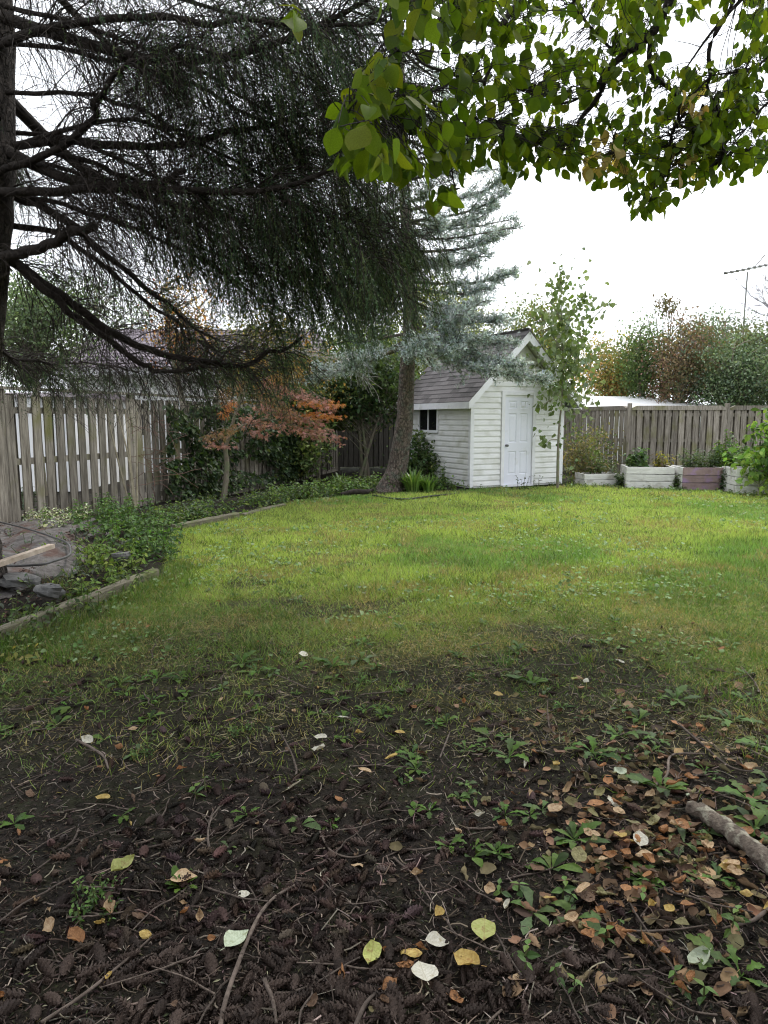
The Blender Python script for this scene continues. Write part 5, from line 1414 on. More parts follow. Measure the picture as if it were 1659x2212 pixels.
# shrubs in the shady corner behind the spruce trunk and along the fences
leafy('corner_shrub', 'dark leafy shrub arching over the shady fence corner', (-.5, 18.2, 0), 3.2, (-.5, 18.6, 2.45), (1.6, 1.0, 1.0), 150, 60, .12, DKG + GRN, .26, .05, 'shrub', stems=4)
leafy('corner_shrub', 'mid green shrub pressed against the side wall of the shed', (.95, 16.9, 0), 1.5, (.92, 17.0, .6), (.4, .6, .55), 36, 50, .11, GRN + DKG, .22, .03, 'shrub', stems=4)
leafy('corner_shrub', 'tangled pale green shrub beside the creeper fence', (-1.6, 17.0, 0), 1.6, (-1.7, 16.8, .9), (.45, .6, .7), 30, 30, .12, [(.12, .17, .05), (.16, .2, .06), (.08, .12, .04)], .2, .02, 'shrub', stems=4)
leafy('corner_shrub', 'upper green shrub crown showing over the far fence', (.4, 22.6, 0), 4.0, (.3, 22.4, 3.0), (2.0, .8, 1.2), 90, 50, .14, GRN + DKG, .3, .06, 'shrub', stems=3)
# tangle between the shed corner and the first planter
leafy('fence_tangle', 'dry brown and green tangle between shed corner and low planter', (4.75, 17.0, 0), 1.3, (4.75, 17.0, .6), (.4, .4, .6), 40, 32, .085, [(.13, .12, .05), (.09, .12, .04), (.18, .15, .07)], .16, .015, 'shrub', stems=6)
leafy('fence_tangle', 'sparse weedy shrub climbing the oblique fence panel', (5.6, 18.6, 0), 1.5, (5.6, 18.7, .75), (.5, .5, .6), 30, 22, .085, [(.10, .14, .04), (.16, .14, .06)], .2, .012, 'shrub', stems=5)
def pl(label, x, y, d, h, nst, sp, ls, pal, key, **k):
    p = px(x, y, d); herb('planter_plant', label, 'plant', (p[0], p[1], max(p[2] - .05, 0)), h, int(nst * 1.6), sp, ls * 1.25, pal, 'plants growing in the planter boxes', key=key, **k)
pl('weedy green plant in the low white planter', 1300, 1015, 16.6, .4, 12, .3, .10, GRN + [(.18, .15, .07)], 'pa', lean=.6)
pl('dark leafy plant beside the yellow one in the three-board white planter', 1378, 1008, 16.0, .42, 9, .2, .13, DKG + NET, 'pb', lean=.5)
pl('yellow leaved plant in the three-board white planter', 1432, 1005, 16.1, .4, 9, .18, .09, [(.33, .27, .05), (.16, .17, .05), (.13, .10, .05)], 'pc', lean=.5)
pl('grey green bushy herb in the purple planter', 1512, 1008, 15.5, .48, 20, .3, .09, BGR + GRN, 'pd', node=.035, lean=.6, w=.6)
pl('tall weedy stalk in the purple planter', 1565, 1008, 15.6, .95, 5, .12, .10, YGR[1:3] + NET, 'pe', lean=.2)
pl('leafy green plant spilling over the purple planter end', 1590, 1008, 15.4, .55, 14, .28, .13, NET + YNET, 'pf', lean=.7)
pl('dark green weed filling the gap between two white planters', 1344, 1052, 15.9, .45, 8, .14, .10, DKG + GRN, 'pg', lean=.3)
pl('leafy weed between the white and the purple planter', 1462, 1056, 15.3, .4, 7, .12, .09, GRN, 'ph', lean=.3)
pl('dark weed between purple planter and bramble', 1568, 1062, 14.9, .5, 7, .12, .09, DKG, 'pi', lean=.3)
leafy('bramble_bush', 'tall bright green bramble bush overhanging the last planter', (7.75, 14.0, 0), 1.7, (7.75, 13.95, .85), (.68, .5, .85), 70, 20, .15, [(.15, .25, .045), (.11, .20, .04), (.20, .29, .06), (.06, .11, .03)], .17, .014, 'shrub', stems=8, tmpl=LEAF6, shell=.3)
# weeds at the foot of shed and planters
lab = 'low weed at the foot of the shed and planters'
for i in range(40):
    x = rng.uniform(1020, 1659); p = gp(x, np.interp(x, [1020, 1212, 1300, 1659], [1060, 1050, 1053, 1073]) + rng.normal(0, 2.5))
    if 1080 < x < 1150: continue
    herb('foot_weed', lab, 'weed', (p[0], p[1], 0), .13, 5, .12, .06, GRN + NET + YGR[1:3], 'weeds at the wall foot', key='fw%d' % (i % 5), node=.04, lean=.9)
for i, (x, y, h_) in enumerate([(1030, 1052, .45), (1130, 1056, .3), (1155, 1050, .28), (1020, 1052, .6), (1120, 1056, .35)]):
    p = gp(x, y); herb('wall_creeper', 'wispy dark weed climbing the front of the shed', 'weed', (p[0], p[1] - .12, 0), h_, 4, .08, .06, DKG + [(.13, .10, .06)], 'wispy weeds on the shed front', key=None, node=.09, lean=.4)
# dark curved root or hose on the ground near the spruce
tube_thing('fallen_bough', 'dark rotten bough lying before the leaning spruce trunk', 'bough', [gp(735, 1068, .04), gp(765, 1062, .08), gp(790, 1062, .06), gp(812, 1056, .05)], [.03, .055, .05, .02], M['bark_dark'])
tube_thing('garden_hose', 'thin black hose trailing along the lawn edge by the spruce', 'hose', [gp(805, 1070, .04), gp(840, 1076, .03), (gp(880, 1078, .03)), gp(930, 1072, .03), gp(990, 1066, .03)], .018, M['black'])
def spread_x(d, inside):
    """sideways positions: dense in front of the viewer, thinner to both sides"""
    n = len(d); half = .58 * d + .2
    return np.where(rng.random(n) < inside, rng.uniform(-1, 1, n) * half, np.where(rng.random(n) < .5, -1, 1) * (half + 2.0 * rng.random(n)))
# ------------------------------------------------------------------ lawn
N = 660000
d = np.exp(rng.uniform(math.log(2.6), math.log(18.5), N))
x = spread_x(d, .86)
ok = (rng.random(N) < grassiness(x, d)) & ~in_bed(x, d)
# stragglers over the timber foot and the bed rim
x, d = x[ok], d[ok]
n = len(x)
print('blades', n)
pn = fbm(x, d, .55, 3); pm_ = fbm(x + 40, d, 2.2, 3)
tall = sstep(.45, .7, fbm(x + 9, d + 4, 1.3, 2))
ln = rng.uniform(.028, .06, n) * (1 + .7 * tall) * np.interp(d, [3, 6, 12], [.8, 1.0, 1.15])
lush = sstep(5.0, 8.0, d + 2 * (pn - .5))
wd = np.interp(d, [3, 5, 9, 18], [.0032, .0040, .0068, .012])
lean = rng.normal(0, .55, (n, 2)) * np.where(rng.random(n) < .25, 2.0, 1.0)[:, None]
dirs = nrm(np.concatenate([lean, np.ones((n, 1)) * np.interp(lush, [0, 1], [.65, 1.15])[:, None]], 1))
green = np.array([.19, .335, .075]); lime = np.array([.39, .50, .115]); straw = np.array([.42, .34, .15]); deep = np.array([.07, .13, .022])
c = green * (1 - sstep(.42, .62, pn))[:, None] + lime * sstep(.42, .62, pn)[:, None]
c = c * (1 - .55 * (1 - lush))[:, None] + .55 * (1 - lush)[:, None] * np.array([.115, .155, .04])
dry = rng.random(n) < np.clip(.08 + .55 * sstep(.52, .68, pm_) + .16 * (1 - lush), 0, .7)
c[dry] = straw * rng.uniform(.6, 1.1, (dry.sum(), 1))
dk = rng.random(n) < .12 + .3 * sstep(.5, .7, fbm(x + 3, d * 1.3 + 8, 3.0, 2)); c[dk & ~dry] = deep
c = np.clip(c * (1 + rng.normal(0, .2, (n, 1))), .01, .6)
ln[dry] *= .8
pos = np.stack([x, d, hgt(x, d) - .004], 1)
R = orient(dirs, rng.uniform(0, 6.28, n))
g_ = Geo()
nr = d < 8.0
for m_, T_ in ((nr, BLADE), (~nr, NEEDLE)):
    g_.add(*scatter(T_[0], T_[1], pos[m_], R[m_], np.stack([wd[m_], ln[m_], ln[m_]], 1), c[m_]))
print('grass tris', tri_count(g_))
tag(obj('lawn_grass', g_.mesh('lawn_grass', M['grass'])), 'short mown lawn grass with yellow dry patches', 'grass', kind='stuff')
# clover and other small round leaves in the turf
n = 15000
d = np.exp(rng.uniform(math.log(4.2), math.log(16), n)); x = rng.uniform(-1, 1, n) * (.58 * d + .5)
ok = ~in_bed(x, d) & (rng.random(n) < grassiness(x, d)) & (fbm(x + 70, d * 1.4, 1.0, 3) > .5 - .03 * rng.random(n)); x, d = x[ok], d[ok]; n = len(x)
sz = rng.uniform(.02, .045, n) * np.interp(d, [4, 14], [.9, 1.5])
tag(obj('lawn_clover', Geo().add(*scatter(*LEAF6, np.stack([x, d, hgt(x, d) + rng.uniform(.015, .055, n)], 1), orient(nrm(np.concatenate([rng.normal(0, 1, (n, 2)), rng.uniform(-.2, .7, (n, 1))], 1)), rng.normal(0, .5, n)), sz[:, None] * np.array([1.5, 1, 1]), pick([(.12, .22, .06), (.17, .27, .09), (.22, .30, .14)], n))).mesh('lawn_clover', M['leaf'])), 'patches of clover and small broad leaves in the lawn', 'clover', kind='stuff')
# longer tufts along the timber and in the worn zone
tx, ty = [], []
for i in range(240):
    if i < 90: y_ = rng.uniform(4.2, 7.2); x_ = np.interp(y_, [3.95, 6.62, 7.5], [-2.78, -2.17, -2.3]) + .09 + abs(rng.normal(0, .16))
    else:
        y_ = rng.uniform(3.1, 7.5); x_ = rng.uniform(-.55, .55) * y_
        if rng.random() > float(grassiness(x_, y_)) + .12: continue
    tx.append(x_); ty.append(y_)
tx, ty = np.array(tx), np.array(ty)
j = np.repeat(np.arange(len(tx)), 34); n = len(j)
pos = np.stack([tx[j] + rng.normal(0, .05, n), ty[j] + rng.normal(0, .05, n)], 1); pos = np.concatenate([pos, (hgt(pos[:, 0], pos[:, 1]) - .004)[:, None]], 1)
dirs = nrm(np.concatenate([rng.normal(0, .5, (n, 2)), np.ones((n, 1))], 1)); ln = rng.uniform(.06, .14, n)
cc_ = pick([(.10, .18, .025), (.07, .13, .022), (.14, .2, .03)], len(tx))[j]; dr_ = rng.random(n) < .15; cc_[dr_] = (.3, .25, .13)
tag(obj('grass_tufts', Geo().add(*scatter(*BLADE, pos, orient(dirs, rng.uniform(0, 6.28, n)), np.stack([np.full(n, .004), ln, ln], 1), cc_)).mesh('grass_tufts', M['grass'])), 'longer unmown grass tufts along the timber and bare soil', 'grass', kind='stuff')

# flattened dead grass in the worn turf
n = 46000
d = np.exp(rng.uniform(math.log(3.0), math.log(8.5), n)); x = rng.uniform(-1, 1, n) * (.58 * d + .5)
gq = grassiness(x, d)
ok = ~in_bed(x, d) & (rng.random(n) < np.clip(.25 + 1.4 * gq * (1.15 - gq), 0, 1) * sstep(.36, .6, fbm(x + 17, d, 2.4, 3))); x, d = x[ok], d[ok]; n = len(x)
dirs = nrm(np.concatenate([rng.normal(0, 1, (n, 2)), rng.uniform(.02, .45, (n, 1))], 1)); ln = rng.uniform(.03, .09, n)
tag(obj('dead_grass', Geo().add(*scatter(*NEEDLE, np.stack([x, d, hgt(x, d) + .004], 1), orient(dirs, rng.uniform(0, 6.28, n)), np.stack([np.full(n, .0042), ln, ln], 1), pick([(.30, .25, .15), (.20, .17, .10), (.40, .34, .20), (.12, .12, .05)], n))).mesh('dead_grass', M['grass'])), 'flattened straw-coloured dead grass in the worn turf', 'grass', kind='stuff')

# ------------------------------------------------------------------ litter of needles, chips and crumbs on the bare soil
n = 115000
d = np.exp(rng.uniform(math.log(1.2), math.log(6.5), n)); x = spread_x(d, .72)
ok = (rng.random(n) > grassiness(x, d) * .85); x, d = x[ok], d[ok]; n = len(x)
sz = rng.uniform(.008, .028, n); asp = rng.uniform(.06, .35, n)
dirs = nrm(np.concatenate([rng.normal(0, 1, (n, 2)), rng.normal(.1, .25, (n, 1))], 1))
pos = np.stack([x, d, hgt(x, d) + .003], 1)
col_ = pick([(.03, .022, .017), (.06, .044, .034), (.11, .085, .065), (.016, .013, .011), (.22, .18, .14), (.06, .075, .03)], n, [.24, .24, .16, .22, .09, .05], .3)
tag(obj('forest_litter', Geo().add(*scatter(*LEAF2, pos, orient(dirs, rng.normal(0, .6, n)), sz[:, None] * np.stack([asp * 1.5, np.ones(n), np.ones(n)], 1), col_)).mesh('forest_litter', M['litter'])), 'fine brown crumbs, needles and bark chips covering the bare soil', 'litter', kind='stuff')

n = 6600
d = np.exp(rng.uniform(math.log(1.2), math.log(5.5), n)); x = spread_x(d, .72)
ok = (rng.random(n) > grassiness(x, d)); x, d = x[ok], d[ok]; n = len(x)
az = rng.uniform(0, 6.28, n); ln = rng.uniform(.02, .10, n) * rng.uniform(.5, 1.2, n); bend = rng.normal(0, .5, n)
t = np.linspace(0, 1, 4)[None]
P = np.stack([x[:, None] + ln[:, None] * t * np.cos(az[:, None] + bend[:, None] * t), d[:, None] + ln[:, None] * t * np.sin(az[:, None] + bend[:, None] * t), np.zeros((n, 4))], -1)
P[..., 2] = hgt(P[..., 0], P[..., 1]) + .006 + rng.uniform(0, .02, (n, 1)) * t
V, F = tubes(P, rng.uniform(.0008, .0022, n)[:, None] * np.ones((1, 4)), 3)
tag(obj('twig_litter', Geo().add(V, F, np.repeat(pick([(.10, .075, .06), (.17, .135, .11), (.055, .04, .032), (.32, .27, .22)], n, [.36, .3, .26, .08], .2), 12, 0)).mesh('twig_litter', M['litter'])), 'countless tiny broken twigs strewn over the bare soil', 'litter', kind='stuff')

# ------------------------------------------------------------------ spruce cones
def cone_geo(ns, k=7, sd=8):
    g_ = Geo()
    t = np.linspace(0, 1, k)
    prof = .17 * np.sin(np.clip(t * .93 + .05, 0, 1) * math.pi) ** .55
    P = np.stack([np.zeros(k), t - .5, np.zeros(k)], 1)
    V, F = tubes(P, prof * .78, sd); g_.add(V, F)
    for i in range(ns):
        u = (i + .5) / ns; a = i * 2.39996
        r = .17 * math.sin(min(1, u * .93 + .05) * math.pi) ** .55
        y = u - .5
        er = np.array([math.cos(a), 0, math.sin(a)]); et = np.array([-math.sin(a), 0, math.cos(a)]); ey = np.array([0, 1.0, 0])
        w = .075 * (.6 + .6 * math.sin(u * math.pi))
        b = er * r * .72 + ey * (y - .05); m_ = er * (r * 1.1 + .01) + ey * (y + .015); tp_ = er * (r * 1.3 + .03) + ey * (y + .065)
        g_.add([b, m_ - et * w, tp_, m_ + et * w], [(0, 1, 2), (0, 2, 3)])
    return g_
cone_m = [cone_geo(62).mesh('spruce_cone', M['cone']) for _ in range(1)] + [cone_geo(50).mesh('spruce_cone', M['cone'])]
cg_small = cone_geo(46, 5, 5)
cs_V = np.concatenate(cg_small.V)
n = 5600
d = np.exp(rng.uniform(math.log(1.3), math.log(4.6), n)); x = spread_x(d, .74)
sx_, sy_ = proj(np.stack([x, d, np.zeros(n)], 1))
dens = np.clip(.95 - .62 * sstep(650, 1250, sx_) , .06, 1) * np.clip(.22 + .78 * sstep(1650, 1950, sy_), 0, 1) * (.35 + 1.0 * sstep(.38, .6, fbm(x, d, 2.2, 2)))
ok = (rng.random(n) < dens) & (grassiness(x, d) < .5) & (x > np.interp(d, [3.9, 6.6], [-2.7, -2.2]))
x, d = x[ok], d[ok]
inf = (proj(np.stack([x, d, np.zeros(len(x))], 1))[0] > -30) & (proj(np.stack([x, d, np.zeros(len(x))], 1))[0] < 1690) & (proj(np.stack([x, d, np.zeros(len(x))], 1))[1] < 2250)
o_ = np.argsort(np.where(inf, d, 99))
x, d = x[o_], d[o_]
print('cones', len(x))
for i in range(min(300, len(x))):
    s = random.uniform(.05, .082)
    o = obj('spruce_cone', cone_m[i % 2], None, (x[i], d[i], float(hgt(x[i], d[i])) + s * .12), (random.uniform(-.35, .35), random.uniform(0, 6.28), random.uniform(0, 6.28)), s)
    tag(o, 'brown scaly spruce cone lying on the bare soil', 'cone', 'spruce cones on the soil')
x, d = x[300:], d[300:]; n = len(x)
cg2 = Geo()
cc3 = pick([(.047, .031, .025), (.026, .018, .015), (.074, .050, .041)], len(x), var=.25)
Rr = orient(nrm(np.concatenate([rng.normal(0, 1, (n, 2)), rng.normal(0, .2, (n, 1))], 1)), rng.uniform(0, 6.28, n))
s = rng.uniform(.045, .075, n)
cp = np.stack([x, d, hgt(x, d) + s * .12], 1)
for f_ in (3, 4):
    fs = [f for f in cg_small.F if f.shape[1] == f_]
    cg2.add(*scatter(cs_V, np.concatenate(fs), cp, Rr, s[:, None] * np.ones(3), cc3))
tag(obj('scattered_cones', cg2.mesh('scattered_cones', M['litter'])), 'dense carpet of further spruce cones on the bare soil', 'cones', kind='stuff')

# ------------------------------------------------------------------ fallen twigs and sticks
tw_m = []
for i in range(14):
    k = 8; P = [np.zeros(3)]; dd_ = np.array([1.0, 0, 0])
    for _ in range(k - 1): P.append(P[-1] + dd_ / (k - 1)); dd_ = nrm(dd_ + np.array([0, rng.normal(0, .16), rng.normal(0, .05)]))
    P = np.array(P); P[:, 2] = np.abs(P[:, 2]) * .5
    g_ = Geo().add(*tubes(P, np.linspace(.016, .008, k) * rng.uniform(.7, 1.2), 5))
    if i % 2:
        q = P[4]; S = np.array([q, q + [.12, .09 * (-1) ** i, .02], q + [.22, .13 * (-1) ** i, .03]]); g_.add(*tubes(S, np.array([.008, .006, .004]), 4))
    tw_m.append(g_.mesh('fallen_twig', M['twig_dry'], True))
n = 0
while n < 250:
    dd_ = math.exp(rng.uniform(math.log(1.5), math.log(4.8))); xx_ = rng.uniform(-.58, .58) * dd_
    if float(grassiness(xx_, dd_)) > .55: continue
    s = rng.uniform(.08, .3)
    o = obj('fallen_twig', tw_m[rng.integers(0, 14)], None, (xx_, dd_, float(hgt(xx_, dd_)) + .008), (rng.normal(0, .3), rng.normal(0, .06), rng.uniform(0, 6.28)), (s, s, s * rng.uniform(.7, 1)))
    o.scale = (s, s, s)
    tag(o, 'thin dry twig lying on the bare soil', 'twig', 'dry twigs on the soil'); n += 1
def stick(label, pts, r, mat='twig_dry'):
    r *= .78
    P = [gpt(x, y, r * .9 + .012) for x, y in pts]
    return tube_thing('fallen_stick', label, 'stick', P, [r, r * .9, r * .6], M[mat], 8, None)
stick('long curved stick bending over the cones', [(470, 2260), (487, 2180), (515, 2100), (540, 2040), (565, 1985), (595, 1950), (637, 1930)], .0085)
stick('short broken stick pointing at the broad white leaf', [(765, 2240), (790, 2190), (815, 2160)], .008)
stick('stubby stick beside the long curved stick', [(572, 2135), (590, 2180), (597, 2230)], .008)
stick('long thin straight stick crossing the cones', [(90, 2225), (180, 2165), (270, 2090), (330, 2040)], .006)
stick('curved twig arching round in the middle of the soil', [(690, 1810), (715, 1850), (760, 1870), (800, 1865)], .005)
stick('pale upright-looking stick in the bare soil', [(950, 1650), (965, 1610), (972, 1590)], .005)
stick('slender branch across the leaf litter', [(1410, 1720), (1440, 1690), (1450, 1650), (1520, 1640)], .008)
stick('long thin branch reaching to the litter edge', [(1450, 1560), (1520, 1620), (1560, 1660), (1600, 1680), (1680, 1690)], .007)
stick('forked pale branch by the broken log', [(1690, 1665), (1640, 1640), (1600, 1620)], .006)
stick('dark bent branch at the edge of the leaf litter', [(1690, 1960), (1650, 1990), (1620, 2010), (1560, 2020)], .008)
stick('thin straight branch on the brown litter', [(1240, 1990), (1340, 2030), (1440, 2025), (1530, 2010)], .005)
stick('pale twig pair on the upper soil', [(30, 1595), (80, 1580), (180, 1570)], .005)
stick('dark crooked twig near the upper soil edge', [(165, 1610), (200, 1625), (225, 1650), (235, 1675)], .008)
# lichened log
lg_ = thing('fallen_log', 'pale lichened log lying beside the leaf litter', 'log', gpt(1590, 1840))
P = smooth_curve([gpt(1488, 1772, .035), gpt(1545, 1805, .04), gpt(1610, 1855, .04), gpt(1680, 1915, .04), gpt(1760, 1990, .04)], 40)
V, F = tubes(P, np.linspace(.026, .036, 40), 16)
V = V + rng.normal(0, .0022, V.shape) + (fbm(V[:, 0] * 10, V[:, 1] * 10, 3, 2)[:, None] - .5) * .014
obj('bark', Geo().add(V, F).mesh('log_bark', M['log'], True), lg_)
obj('broken_end', Geo().add(np.vstack([V[-16:], P[-1]]), [((i + 1) % 16, i, 16) for i in range(16)]).mesh('broken_end', M['plank']), lg_)
obj('cut_end', Geo().add(np.vstack([V[:16], P[0] - (P[1] - P[0]) * .2]), [(i, (i + 1) % 16, 16) for i in range(16)]).mesh('cut_end', M['plank']), lg_)

# ------------------------------------------------------------------ fallen leaves
def fallen(curl, cup, w, crump, seed):
    r_ = random.Random(seed); ts = [0, .08, .2, .34, .5, .66, .8, .91, 1.0]; ws = [.03, .17, .31, .385, .4, .335, .21, .09, 0]
    V = []; F = []
    wav = [r_.uniform(0, 6.28) for _ in range(4)]
    for t, q in zip(ts, ws):
        q *= w * r_.uniform(.9, 1.08)
        th = (t - .5) * curl
        yc = math.sin(th) / curl if abs(curl) > .01 else t - .5
        zc = (1 - math.cos(th)) / curl if abs(curl) > .01 else 0
        for u in (-1, -.5, 0, .5, 1):
            ca = cup * (1 + .35 * math.sin(5 * t + wav[0])) * (1.3 if u > 0 else .8)
            ph = u * ca
            xx = q * math.sin(ph) / ca if abs(ca) > .01 else q * u
            zz = q * (1 - math.cos(ph)) / ca if abs(ca) > .01 else 0
            zz += crump * abs(u) * math.sin(9 * t + wav[1] + (2 if u > 0 else 0)) + crump * .5 * r_.uniform(-1, 1)
            V.append((xx + .04 * math.sin(3 * t + wav[2]), yc, zc + zz))
    for i in range(8):
        for j in range(4): a = i * 5 + j; F.append((a, a + 1, a + 6, a + 5))
    k = len(V); V += [(-.012, -.68, .03), (.012, -.68, .03), (.012, -.5, .01), (-.012, -.5, .01)]; F.append((k, k + 1, k + 2, k + 3))
    g_ = Geo(); g_.add(V, F); return g_
def leaf_material(name, c1, c2, vein):
    m = pmat(name, c1, c2, scale=5, rough=.6, trans=.22, orand=.16, c3=vein, s3=4.5, t3=(.56, .72), bump=.4, bscale=6, tcol=(1, .9, .7))
    N = m.node_tree.nodes; L = m.node_tree.links; b = N['Principled BSDF']
    src = b.inputs['Base Color'].links[0].from_socket
    tc = N.new('ShaderNodeTexCoord'); sp = N.new('ShaderNodeSeparateXYZ'); L.new(tc.outputs['Object'], sp.inputs[0])
    def mth(op, a, b_=None):
        q = N.new('ShaderNodeMath'); q.operation = op
        for i, v in enumerate((a, b_)):
            if v is None: continue
            if isinstance(v, (int, float)): q.inputs[i].default_value = v
            else: L.new(v, q.inputs[i])
        return q.outputs[0]
    ax = mth('ABSOLUTE', sp.outputs[0])
    rib = mth('SUBTRACT', 1.0, mth('MINIMUM', mth('MULTIPLY', ax, 45.0), 1.0))
    sv = mth('SINE', mth('MULTIPLY', mth('SUBTRACT', sp.outputs[1], mth('MULTIPLY', ax, .75)), 52.0))
    sv = mth('MULTIPLY', mth('MAXIMUM', mth('SUBTRACT', sv, .55), 0.0), 1.1)
    vv = mth('MAXIMUM', rib, sv)
    x = N.new('ShaderNodeMix'); x.data_type = 'RGBA'; L.new(mth('MULTIPLY', vv, .6), x.inputs['Factor']); L.new(src, x.inputs['A']); x.inputs['B'].default_value = tuple(vein) + (1,)
    L.new(x.outputs['Result'], b.inputs['Base Color'])
    return m
FM = {'cream': leaf_material('leaf_cream', (.52, .50, .41), (.70, .68, .60), (.38, .32, .2)), 'tan': leaf_material('leaf_tan', (.38, .25, .14), (.55, .42, .27), (.25, .13, .06)),
      'orange': leaf_material('leaf_orange', (.26, .115, .045), (.40, .20, .085), (.12, .055, .028)), 'gold': leaf_material('leaf_gold', (.40, .27, .07), (.55, .42, .15), (.28, .14, .05)),
      'olive': leaf_material('leaf_olive', (.16, .145, .06), (.27, .25, .12), (.09, .07, .035)), 'lime': leaf_material('leaf_lime', (.36, .40, .11), (.48, .50, .19), (.28, .18, .07)),
      'pale': leaf_material('leaf_pale', (.40, .46, .33), (.52, .58, .45), (.3, .33, .2)), 'brown': leaf_material('leaf_brown', (.11, .065, .04), (.2, .125, .08), (.07, .04, .025))}
shapes = [(.5, .5, 1, .03), (.9, .9, .95, .05), (.2, .25, 1.05, .02), (-.9, -1.1, .95, .05), (1.4, 1.9, .9, .07), (.5, 2.6, 1.0, .06), (-.5, -2.2, .9, .08), (2.0, .8, .9, .07)]
FL = {}
def fleaf(kind, sh):
    if (kind, sh) not in FL:
        FL[(kind, sh)] = fallen(*shapes[sh], sh).mesh('fallen_leaf', FM[kind], True)
    return FL[(kind, sh)]
words = {'cream': 'cream', 'tan': 'tan', 'orange': 'rusty orange', 'gold': 'golden yellow', 'olive': 'olive', 'lime': 'yellow green', 'pale': 'pale grey green', 'brown': 'dark brown'}
def put_leaf(x, y, kind, sh, size, rz=None, label=None, dz=.02, zone='soil'):
    p = gpt(x, y, dz)
    if label is None: label = '%s %s fallen leaf lying %s' % ('curled' if sh > 2 else 'flat', words[kind], {'soil': 'on the cone-strewn soil', 'heap': 'in the leaf litter by the log', 'lawn': 'on the worn grass'}[zone])
    o = obj('fallen_leaf', fleaf(kind, sh), None, p, (rng.normal(0, .25), rng.normal(0, .25), rng.uniform(0, 6.28) if rz is None else rz), size)
    return tag(o, label, 'leaf', {'soil': 'fallen leaves on the soil', 'heap': 'fallen leaves in the litter heap', 'lawn': 'fallen leaves on the grass'}[zone])
R_ = math.radians
for a in [(628, 1723, 'cream', 2, .115, R_(80), 'long cream leaf lying flat in the open soil'), (398, 1924, 'tan', 0, .10, R_(-85), 'pale tan leaf on the cones, its tip turned sideways'),
          (268, 1897, 'lime', 1, .10, R_(-35), 'crinkled yellow green leaf among the cones'), (522, 1948, 'cream', 2, .06, R_(100), 'small white leaf close to the curved stick'),
          (513, 2052, 'pale', 0, .10, R_(-40), 'pale green leaf against the curved stick'), (914, 2122, 'cream', 2, .105, R_(10), 'broad white leaf beside the large golden cupped leaf'),
          (945, 2056, 'cream', 0, .088, R_(-85), 'oval cream leaf above the broad white leaf'), (1046, 2032, 'lime', 2, .105, R_(170), 'bright yellow green leaf with clear veins on the soil'),
          (803, 2082, 'lime', 1, .09, R_(172), 'narrow yellow leaf with brown blotches'), (886, 2070, 'gold', 3, .085, R_(60), 'golden brown leaf folded beside the oval cream leaf'),
          (1008, 2097, 'gold', 1, .105, R_(55), 'large golden brown leaf cupped upward'), (1510, 2090, 'pale', 1, .095, R_(120), 'cupped pale green leaf on bare soil near the log'),
          (222, 1738, 'gold', 0, .07, R_(90), 'golden leaf on the dark mossy soil'), (845, 1655, 'gold', 0, .075, R_(70), 'cream yellow leaf with a brown edge'), (787, 1687, 'tan', 0, .07, R_(80), 'tan curled leaf above the long cream leaf'),
          (740, 1566, 'cream', 2, .07, R_(100), 'white leaf on the soil short of the weeds'), (692, 1610, 'cream', 0, .075, R_(85), 'white leaf tilted towards the weeds'), (688, 1640, 'cream', 1, .085, R_(75), 'cream leaf rolled at its edge'),
          (655, 1420, 'cream', 2, .075, R_(100), 'white leaf at the edge of the grass'), (863, 1597, 'gold', 0, .06, R_(90), 'small yellow leaf near the pale stick'), (1340, 1430, 'cream', 3, .075, R_(40), 'white folded leaf standing in the worn grass'),
          (1035, 1780, 'cream', 4, .06, R_(80), 'rounded cream curl on the soil'), (1075, 1510, 'gold', 0, .075, R_(110), 'yellow leaf where soil meets grass'), (240, 1988, 'tan', 4, .08, R_(20), 'curled tan leaf beside the feathery weed'),
          (165, 2045, 'orange', 1, .085, R_(60), 'rusty leaf beside a lime one'), (318, 2028, 'gold', 3, .065, R_(20), 'yellow leaf folded over a cone'), (78, 1962, 'tan', 4, .05, R_(10), 'small tan curl at the side of a stick'), (110, 2025, 'tan', 1, .07, R_(40), 'tan leaf with lime edge'),
          (188, 1608, 'cream', 0, .07, R_(80), 'white leaf by the dark crooked twig'), (497, 1568, 'tan', 0, .07, R_(85), 'tan leaf on the mossy soil'), (1085, 1805, 'orange', 4, .07, R_(30), 'rusty curl near the dandelions'), (900, 1912, 'tan', 4, .06, R_(70), 'tan striped curl on a twig'),
          (1240, 1475, 'lime', 1, .05, R_(70), 'small lime leaf in the worn grass')]:
    x, y, k_, sh, s, rz, lb = a; put_leaf(x, y, k_, sh, s * .86, rz, lb)
# small ones over the soil
nl = 0
while nl < 55:
    y = rng.uniform(1480, 2200); x = rng.uniform(-20, 1150)
    k_ = rng.choice(['orange', 'tan', 'brown', 'cream', 'gold'], p=[.42, .25, .2, .05, .08])
    put_leaf(x, y, str(k_), int(rng.integers(3, 8)), rng.uniform(.025, .055)); nl += 1
for _ in range(15):
    put_leaf(rng.uniform(300, 1650), rng.uniform(1250, 1480), str(rng.choice(['orange', 'cream', 'tan'], p=[.5, .25, .25])), int(rng.integers(0, 6)), rng.uniform(.035, .06), zone='lawn')
nl = 0
while nl < 222:
    x = rng.normal(1400, 190); y = rng.normal(1790, 190)
    if x < 1130 or x > 1690 or y < 1560 or y > 2210: continue
    if fbm(x * .01, y * .01, 1, 2) < .38: continue
    k_ = rng.choice(['orange', 'tan', 'brown', 'olive', 'gold', 'cream', 'pale'], p=[.22, .16, .30, .24, .04, .02, .02])
    put_leaf(x, y, str(k_), int(rng.integers(0, 8)), rng.uniform(.03, .07), zone='heap', dz=rng.uniform(.02, .05)); nl += 1
hg = {}
n = 620; x = rng.normal(1400, 190, n); y = rng.normal(1780, 180, n)
